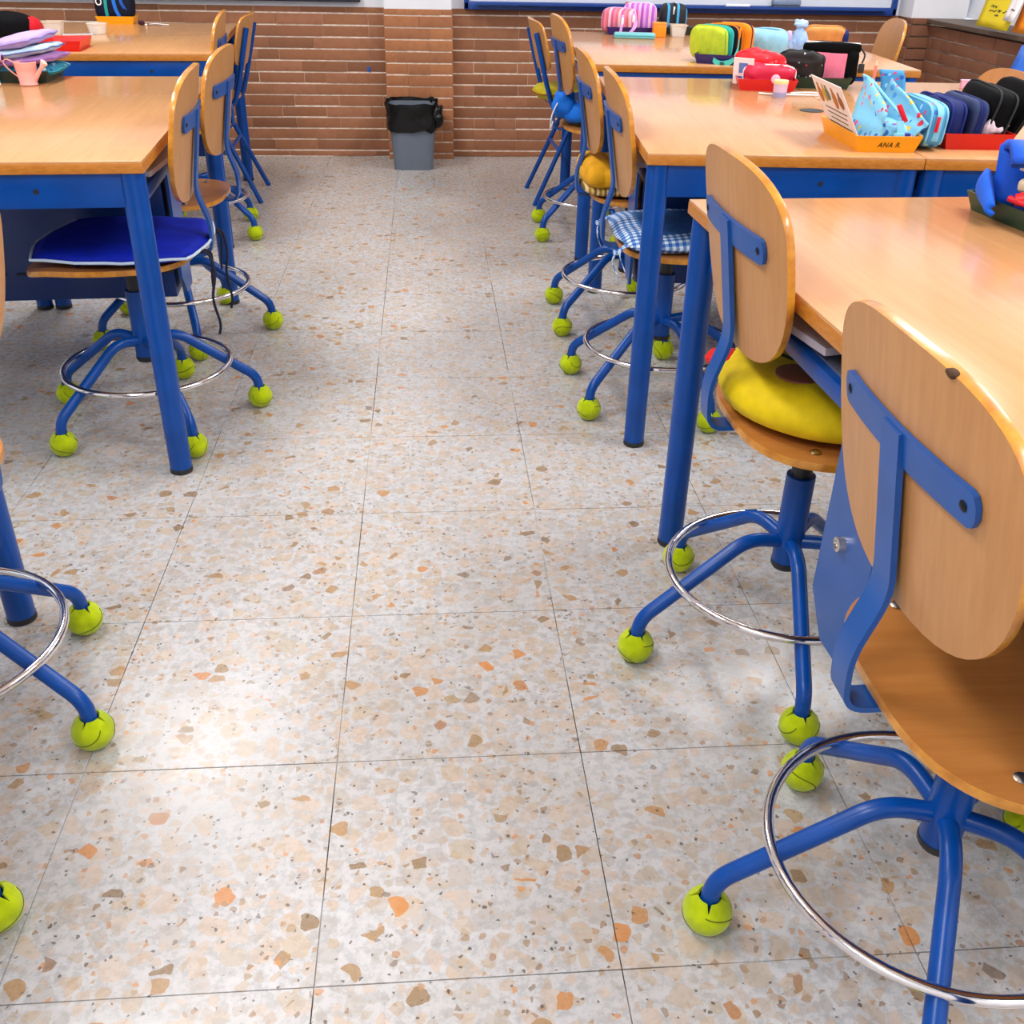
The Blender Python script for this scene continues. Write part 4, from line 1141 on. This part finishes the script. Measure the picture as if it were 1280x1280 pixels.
b = MB(); b.tube([(.020, 0, 0), (.0235, 0, 0)], .011, 6); b.build('hole', simple('deep_blue', lin(10, 50, 110), .5), t)
t = thing('red_pen', 'red pen resting along the rim of the green tray', 'pen', (1.022, 1.625, T + .042), D(-48)); t.rotation_euler = (0, D(3), D(-72))
b = MB(); b.tube([(-.07, 0, 0), (.03, 0, 0)], .0055, 10); b.build('barrel', plastic(214, 20, 36), t)
b = MB(); b.tube([(.03, 0, 0), (.075, 0, 0)], .006, 10); b.box((.05, 0, .007), (.04, .003, .002)); b.build('cap', plastic(226, 30, 44), t)
# --- far right desks
PT = tray('purple tray with pink plaid cases on the far desk', (.985, 5.27, T), D(-4), plastic(44, 30, 110), .22, .15, .034)
PLAID = stripes('pink_plaid', [lin(236, 130, 160), lin(206, 90, 140), lin(244, 190, 210), lin(214, 110, 120)], 1, .05)
LILST = stripes('lilac_stripe', [lin(186, 100, 200), lin(220, 160, 224), lin(170, 80, 190), lin(240, 180, 214)], 1, .05)
pouch('pink plaid pencil case in the purple tray', (.928, 5.26, T + .008), (.10, .17, .105), (0, D(-6), D(60)), PLAID, cloth(220, 170, 220), WHITE, amp=.008, seed=51, e=(.55, .55))
pouch('lilac striped pencil case in the purple tray', (1.025, 5.275, T + .008), (.09, .16, .125), (0, D(3), D(70)), LILST, cloth(240, 200, 240), None, amp=.006, seed=55, e=(.5, .5))
t = thing('pendant_tag', 'white and lilac tag hanging from the pink plaid case', 'tag', (.94, 5.135, T + .03), 0)
b = MB(); b.strap(spline([(-.02, 0, .06), (-.025, -.012, .02), (-.03, -.015, -.024)], 4), (1, 0, 0), .012, .004); b.strap(spline([(.03, 0, .07), (.04, -.012, .02), (.02, -.016, -.01)], 4), (1, 0, 0), .018, .004); b.build('ribbon', cloth(214, 160, 220), t)
b = MB(); b.box((-.022, -.010, .035), (.012, .008, .03), bev=.003); b.box((.03, -.008, .045), (.012, .008, .03), bev=.003); b.build('buckle', WHITE, t)
t = thing('pencil_case', 'flat turquoise case lying before the purple tray', 'pencil case', (.965, 5.045, T), D(-8))
b = MB(); b.box((0, 0, .012), (.19, .06, .024), bev=.008); b.build('body', plastic(110, 196, 206), t)
b = MB(); b.box((0, -.0305, .012), (.18, .002, .003)); b.build('zip', plastic(60, 150, 170), t, False)
t = thing('orange_box', 'small orange box beside the turquoise case', 'box', (1.097, 5.135, T), D(-4))
b = MB(); b.box((0, 0, .028), (.062, .05, .056), bev=.004); b.build('box_body', plastic(246, 140, 20), t); b = MB(); b.box((0, 0, .058), (.064, .052, .008), bev=.003); b.build('lid', plastic(250, 150, 40), t)
DT = tray('dark green tray with a blue and black case near the whiteboard', (1.205, 5.30, T), D(-4), plastic(16, 40, 36), .14, .13, .034)
BB = stripes('blue_black_stripe', [lin(14, 16, 26), lin(60, 160, 214), lin(14, 16, 26), lin(14, 18, 30)], 0, .045)
pouch('black case with bright blue stripes in the dark green tray', (1.195, 5.30, T + .008), (.13, .12, .125), (0, 0, D(-6)), BB, cloth(20, 20, 30), WHITE, amp=.005, seed=61, e=(.5, .5))
t = thing('clear_tub', 'square clear plastic tub on the far desk between the trays', 'container', (1.192, 5.155, T), D(-4))
b = MB(); V = []; Fs = []
for (a, z) in ((.028, 0), (.036, .05), (.034, .05), (.026, .003)):
    V += [(-a, -a, z), (a, -a, z), (a, a, z), (-a, a, z)]
Fs = [[3, 2, 1, 0], [12, 13, 14, 15]] + [[k * 4 + j, k * 4 + (j + 1) % 4, k * 4 + 4 + (j + 1) % 4, k * 4 + 4 + j] for k in range(3) for j in range(4)]
TUBME = mesh('tub_body', V, Fs, CLEAR)
link('tub_body', TUBME, t); 
b = MB(); b.box((0, -.037, .05), (.08, .003, .005)); b.box((0, .037, .05), (.08, .003, .005)); b.box((-.037, 0, .05), (.003, .08, .005)); b.box((.037, 0, .05), (.003, .08, .005)); b.build('rim', simple('tub_rim', lin(214, 196, 176), .3), t, False)
PT2 = tray('purple tray with lime and orange cases on the far desk edge', (1.135, 4.125, T), D(-22), plastic(40, 30, 100), .165, .17, .034)
pouch('lime green pencil case in the purple tray at the desk edge', (1.083, 4.135, T + .008), (.06, .165, .118), (0, D(-4), D(35)), cloth(190, 210, 50), cloth(150, 190, 80), None, amp=.005, seed=71, e=(.45, .45))
pouch('teal pencil case squeezed behind the lime green one', (1.112, 4.155, T + .008), (.035, .165, .118), (0, D(-2), D(35)), cloth(30, 160, 150), cloth(60, 190, 180), None, amp=.004, seed=74, e=(.45, .45))
pouch('black case with an orange zip between teal and orange cases', (1.145, 4.165, T + .008), (.035, .165, .122), (0, D(0), D(35)), cloth(24, 20, 40), cloth(240, 130, 20), plastic(240, 140, 20), amp=.003, seed=77, e=(.45, .45), zips=(-.6, .6))
pouch('orange pencil case at the end of the purple tray', (1.188, 4.175, T + .008), (.055, .165, .128), (0, D(3), D(35)), cloth(244, 132, 12), cloth(40, 30, 70), None, amp=.004, seed=79, e=(.45, .45), zips=(0.0,))
t = thing('wrist_strap', 'turquoise loop strap hanging over the purple tray rim', 'strap', (1.118, 4.045, T + .03), D(-20))
b = MB(); b.strap(spline([(-.04, 0, .0), (-.03, -.012, -.018), (0, -.018, -.026), (.035, -.014, -.014), (.05, 0, .02), (.052, .004, .05)], 5), (0, 0, 1), .02, .003); b.build('band', cloth(80, 200, 186), t)
b = MB(); b.box((0, -.02, -.026), (.016, .006, .014), bev=.002); b.build('buckle', plastic(20, 90, 90), t)
pouch('pale blue pencil case lying between orange case and gauze bag', (1.325, 4.25, T), (.085, .19, .115), (0, D(-14), D(72)), cloth(140, 196, 222), cloth(110, 160, 190), None, amp=.012, seed=83, e=(.6, .55))
t = thing('tassel_tag', 'small lilac tag at the end of the pale blue case', 'tag', (1.425, 4.235, T), D(10))
b = MB(); b.add(*blob(.012, .008, .02, .8, .8, (0, 0, .085))); b.build('bow', cloth(200, 180, 226), t, True, 3)
b = MB(); b.strap(spline([(0, 0, .08), (.012, -.006, .04), (.016, -.004, .0)], 4), (1, 0, 0), .016, .004); b.build('ribbon', cloth(150, 180, 220), t)
t = thing('gauze_bag', 'pale blue gauze gift bag tied at the neck', 'bag', (1.493, 4.31, T), 0)
def pin(z): return .55 + .45 * math.cos(max(0, z + .2) * 1.7) if z < .55 else .42 + (z - .55) * 1.3
b = MB(); b.add(*blob(.036, .03, .065, .8, .9, (0, 0, .065), .004, 4, 2, 22, 22, None, pin)); b.build('sack', simple('organza', lin(150, 186, 236), .45, var=.25, scale=60), t, True, 3)
b = MB(); b.tube([(.019 * math.cos(k * PI / 8), .017 * math.sin(k * PI / 8), .095) for k in range(16)], .004, 6, closed=True); b.build('ribbon', cloth(180, 200, 240), t)
b = MB(); b.add(*blob(.030, .024, .014, .8, 1, (0, 0, .125), .01, 8, 3)); b.build('ruffle', simple('organza_ruffle', lin(170, 204, 246), .5), t, True, 3)
t = pouch('tan pencil case with a navy end standing beside the gauze bag', (1.632, 4.42, T), (.055, .17, .115), (0, D(-16), D(78)), cloth(206, 140, 76), cloth(180, 116, 60), None, amp=.004, seed=91, e=(.4, .35))
b = MB(); b.add(*blob(.030, .014, .050, .5, .5, (0, -.082, .052))); b.build('end_panel', cloth(24, 36, 96), t, True, 3)
# --- left desks
GTL = tray('dark green tray stacked with lilac cases, behind the pink can', (-1.232, 3.452, T), D(3), plastic(28, 50, 46), .16, .19, .034)
LIL = cloth(178, 156, 206); LIL2 = cloth(184, 138, 200); SKY = cloth(178, 204, 226)
TEAL = spots('teal_print', lin(20, 130, 160), [lin(200, 220, 236), lin(20, 60, 110)], 60, .4)
def flat_case(label, loc, size, rot, mat, trim, seed):
    t = thing('pencil_case', label, 'pencil case', loc, 0, None); t.rotation_euler = rot
    link('cover', pillow_mesh(size[0] / 2, size[1] / 2, size[2], mat=mat, sq=14, bulge=.35, wav=.004, seed=seed), t, (0, 0, size[2] / 2))
    b = MB(); b.tube([(x, y, z + size[2] / 2) for x, y, z in rim_points(size[0] / 2, size[1] / 2, 14, wav=.004, seed=seed)], .002, 5, closed=True); b.build('seam', trim, t)
    return t
flat_case('teal printed case at the bottom of the lilac stack', (-1.205, 3.458, T + .012), (.17, .21, .034), (0, D(-2), D(2)), TEAL, cloth(40, 150, 180), 1)
flat_case('pinkish lilac flat case third from the top of the stack', (-1.203, 3.45, T + .046), (.165, .215, .026), (0, D(-6), D(-6)), LIL2, cloth(150, 100, 180), 4)
flat_case('pale blue flat case below the topmost lilac case', (-1.208, 3.44, T + .070), (.17, .21, .026), (0, D(-8), D(-3)), SKY, cloth(90, 100, 160), 7)
flat_case('topmost lilac flat case of the stack in the green tray', (-1.220, 3.44, T + .096), (.155, .20, .032), (D(4), D(-10), D(-10)), LIL, cloth(130, 110, 180), 9)
t = thing('case_charm', 'rolled pink ribbon end poking out of the case stack', 'tag', (-1.275, 3.335, T + .072), D(0))
b = MB(); b.tube([(-.03, 0, 0), (.022, 0, 0)], .011, 12); b.build('roll', cloth(214, 160, 206), t)
b = MB(); b.tube([(.0221, 0, 0), (.0235, 0, 0)], .007, 10); b.build('hollow', cloth(70, 40, 90), t)
t = thing('cloth_tag', 'turquoise cloth tag hanging over the green tray edge', 'tag', (-1.295, 3.336, T + .030), 0)
b = MB(); b.strap([(0, 0, .02), (.006, -.008, 0), (.014, -.010, -.024)], (1, 0, 0), .026, .004); b.build('tag', cloth(30, 170, 196), t)
b = MB(); b.tube([(0, 0, .02), (-.006, .004, .04)], .002, 5); b.build('loop', cloth(20, 120, 150), t)
t = thing('watering_can', 'tiny pink watering can on the desk in front of the lilac cases', 'watering can', (-1.186, 3.322, T), 0); t.scale = (.86, .86, .92)
PINK = simple('pink_enamel', lin(238, 164, 154), .4)
b = MB(); b.lathe([(.0001, 0), (.028, 0), (.031, .002), (.0285, .006), (.036, .062), (.0375, .068), (.036, .070), (.0335, .066), (.027, .01), (.0001, .009)], 28); b.build('can_body', PINK, t)
for z, r in ((.048, .0347), (.054, .0354)):
    b = MB(); b.tube([(r * math.cos(k * PI / 14), r * math.sin(k * PI / 14), z) for k in range(28)], .0009, 5, closed=True); b.build('rib', PINK, t)
b = MB(); b.tube([(.024, -.004, .016), (.058, -.008, .056)], [.009, .0055], 10); b.build('spout', PINK, t)
b = MB(); b.tube([(.056, -.008, .054), (.068, -.009, .068)], [.006, .0125], 12); b.tube([(.068, -.009, .068), (.070, -.0092, .070)], [.0125, .010], 12); b.build('rose', simple('pink_rose', lin(240, 190, 180), .4), t)
b = MB(); b.strap(spline([(-.028, 0, .022), (-.055, -.002, .045), (-.070, -.002, .066), (-.060, -.001, .076), (-.042, 0, .070), (-.034, 0, .064)], 5), (0, 1, 0), .007, .0025); b.build('handle', PINK, t)
t = thing('paper_curl', 'white paper curl at the desk beside the pink can', 'paper', (-1.275, 3.285, T + .004), D(10))
b = MB(); b.strap([(.02 * math.cos(k * .45), .012 * math.sin(k * .45), .001 + .0004 * k) for k in range(13)], (0, 0, 1), .006, .0012); b.build('curl', PAPER, t, False)
t = thing('backpack_case', 'big black bag with red lining edge on the far desk behind the lilac stack', 'bag', (-1.645, 4.43, T), D(10)); t.scale = (.85, .9, .78)
b = MB(); b.add(*blob(.15, .10, .075, .7, .6, (0, 0, .075), .012, 1.6, 3)); b.build('body', cloth(14, 14, 18), t, True, 3)
b = MB(); b.add(*blob(.06, .085, .060, .7, .7, (.115, .02, .066), .006, 2, 6)); b.build('lining', cloth(190, 20, 36), t, True, 3)
b = MB(); b.tube(spline([(-.11, -.10, .09), (-.085, -.112, .05), (-.06, -.10, .01)], 5), .006, 6); b.build('red_strap', cloth(226, 70, 80), t)
RTL = tray('empty red pencil tray at the front edge of the far desk', (-1.372, 4.315, T), D(5), plastic(220, 14, 10), .13, .20, .036)
t = thing('clear_tub', 'square clear tub on the far desk behind the red tray', 'container', (-1.582, 4.86, T), D(4)); link('tub_body', TUBME, t)
b = MB(); b.box((0, -.037, .05), (.08, .003, .005)); b.box((0, .037, .05), (.08, .003, .005)); b.box((-.037, 0, .05), (.003, .08, .005)); b.box((.037, 0, .05), (.003, .08, .005)); b.build('rim', simple('tub_rim_b', lin(214, 196, 176), .3), t, False)
t = thing('clear_tub', 'round clear tub near the yellow tray on the far desk', 'container', (-1.415, 4.90, T), 0)
b = MB(); b.lathe([(.0001, 0), (.034, 0), (.042, .042), (.040, .042), (.032, .003), (.0001, .003)], 24); b.build('tub_body', CLEAR, t)
b = MB(); b.tube([(.042 * math.cos(k * PI / 14), .042 * math.sin(k * PI / 14), .042) for k in range(28)], .002, 6, closed=True); b.build('rim', simple('tub_rim_c', lin(220, 206, 190), .3), t)
t = thing('ruler', 'pale flat ruler beside the round clear tub', 'ruler', (-1.485, 4.845, T), D(20))
b = MB(); b.box((0, 0, .003), (.12, .03, .005), bev=.001); b.build('strip', plastic(206, 210, 220), t); b = MB(); b.box((0, -.012, .0058), (.11, .003, .0006)); b.build('scale', INKB, t, False)
YTL = tray('yellow pencil tray under the dark striped case by the brick wall', (-1.472, 5.455, T), D(4), plastic(240, 168, 14), .155, .11, .034)
t = thing('pencil_case', 'dark navy case with blue and teal stripes in the yellow tray', 'pencil case', (-1.474, 5.455, T + .010), D(4))
b = MB(); b.add(*blob(.090, .055, .075, .5, .5, (0, 0, .075), .004, 3, 4)); b.build('body', cloth(10, 16, 40), t, True, 3)
b = MB(); b.strap(spline([(-.03, -.0545, .008), (-.032, -.058, .06), (-.028, -.056, .12)], 6), (1, 0, 0), .014, .003); b.build('stripe', cloth(30, 150, 150), t)
b = MB(); b.strap(spline([(.03, -.0545, .008), (.01, -.059, .06), (.006, -.056, .125)], 6), (1, 0, 0), .016, .003); b.build('stripe', cloth(30, 110, 210), t)
b = MB(); b.strap(spline([(.055, -.051, .05), (.04, -.058, .085), (.045, -.056, .125)], 6), (1, 0, 0), .014, .003); b.build('stripe', cloth(30, 90, 190), t)
b = MB(); b.tube([(-.062 + .012 * math.cos(k * PI / 8), -.0545, .085 + .014 * math.sin(k * PI / 8)) for k in range(16)], .003, 6, closed=True); b.tube(spline([(-.052, -.055, .118), (-.070, -.055, .110), (-.074, -.0545, .09)], 5), .003, 6); b.build('lettering', WHITE, t)
t = thing('key_ring', 'small dark trinket beside the yellow tray by the bricks', 'trinket', (-1.345, 5.37, T), 0)
b = MB(); b.add(*blob(.016, .012, .010, .8, .8, (0, 0, .010), .004, 5)); b.build('charm', cloth(60, 24, 40), t, True, 3)
b = MB(); b.tube([(.024 + .012 * math.cos(k * PI / 8), .012 * math.sin(k * PI / 8), .003) for k in range(16)], .002, 5, closed=True); b.build('ring', STEEL, t)
t = thing('paper_slip', 'white slip of paper beside the dark trinket', 'paper', (-1.268, 5.40, T), D(8))
sheet(lambda u, v: (-.045 + .09 * u, -.02 + .04 * v, .003 + .002 * math.sin(u * 5)), 6, 2, .001, PAPER, 'sheet', t)
# blue plastic chair back by the right wall
t = thing('plastic_chair', 'bright blue plastic chair against the dark brick wall', 'chair', (2.16, 4.06, 0), D(178))
BLP = plastic(6, 104, 214, .3)
sheet(lambda u, v: (-.16 - .10 * v, .24 - .48 * u, .46 + .36 * v - .02 * (2 * u - 1) ** 4), 8, 8, .02, BLP, 'backrest', t)
sheet(lambda u, v: (-.16 + .36 * v, .22 - .44 * u, .45 - .02 * math.sin(u * PI)), 8, 6, .02, BLP, 'seat', t)
for sx in (-.15, .19):
    for sy in (-.19, .19):
        b = MB(); b.tube([(sx, sy, .44), (sx * 1.15, sy * 1.1, 0)], .013, 10); b.build('leg', STEEL, t)
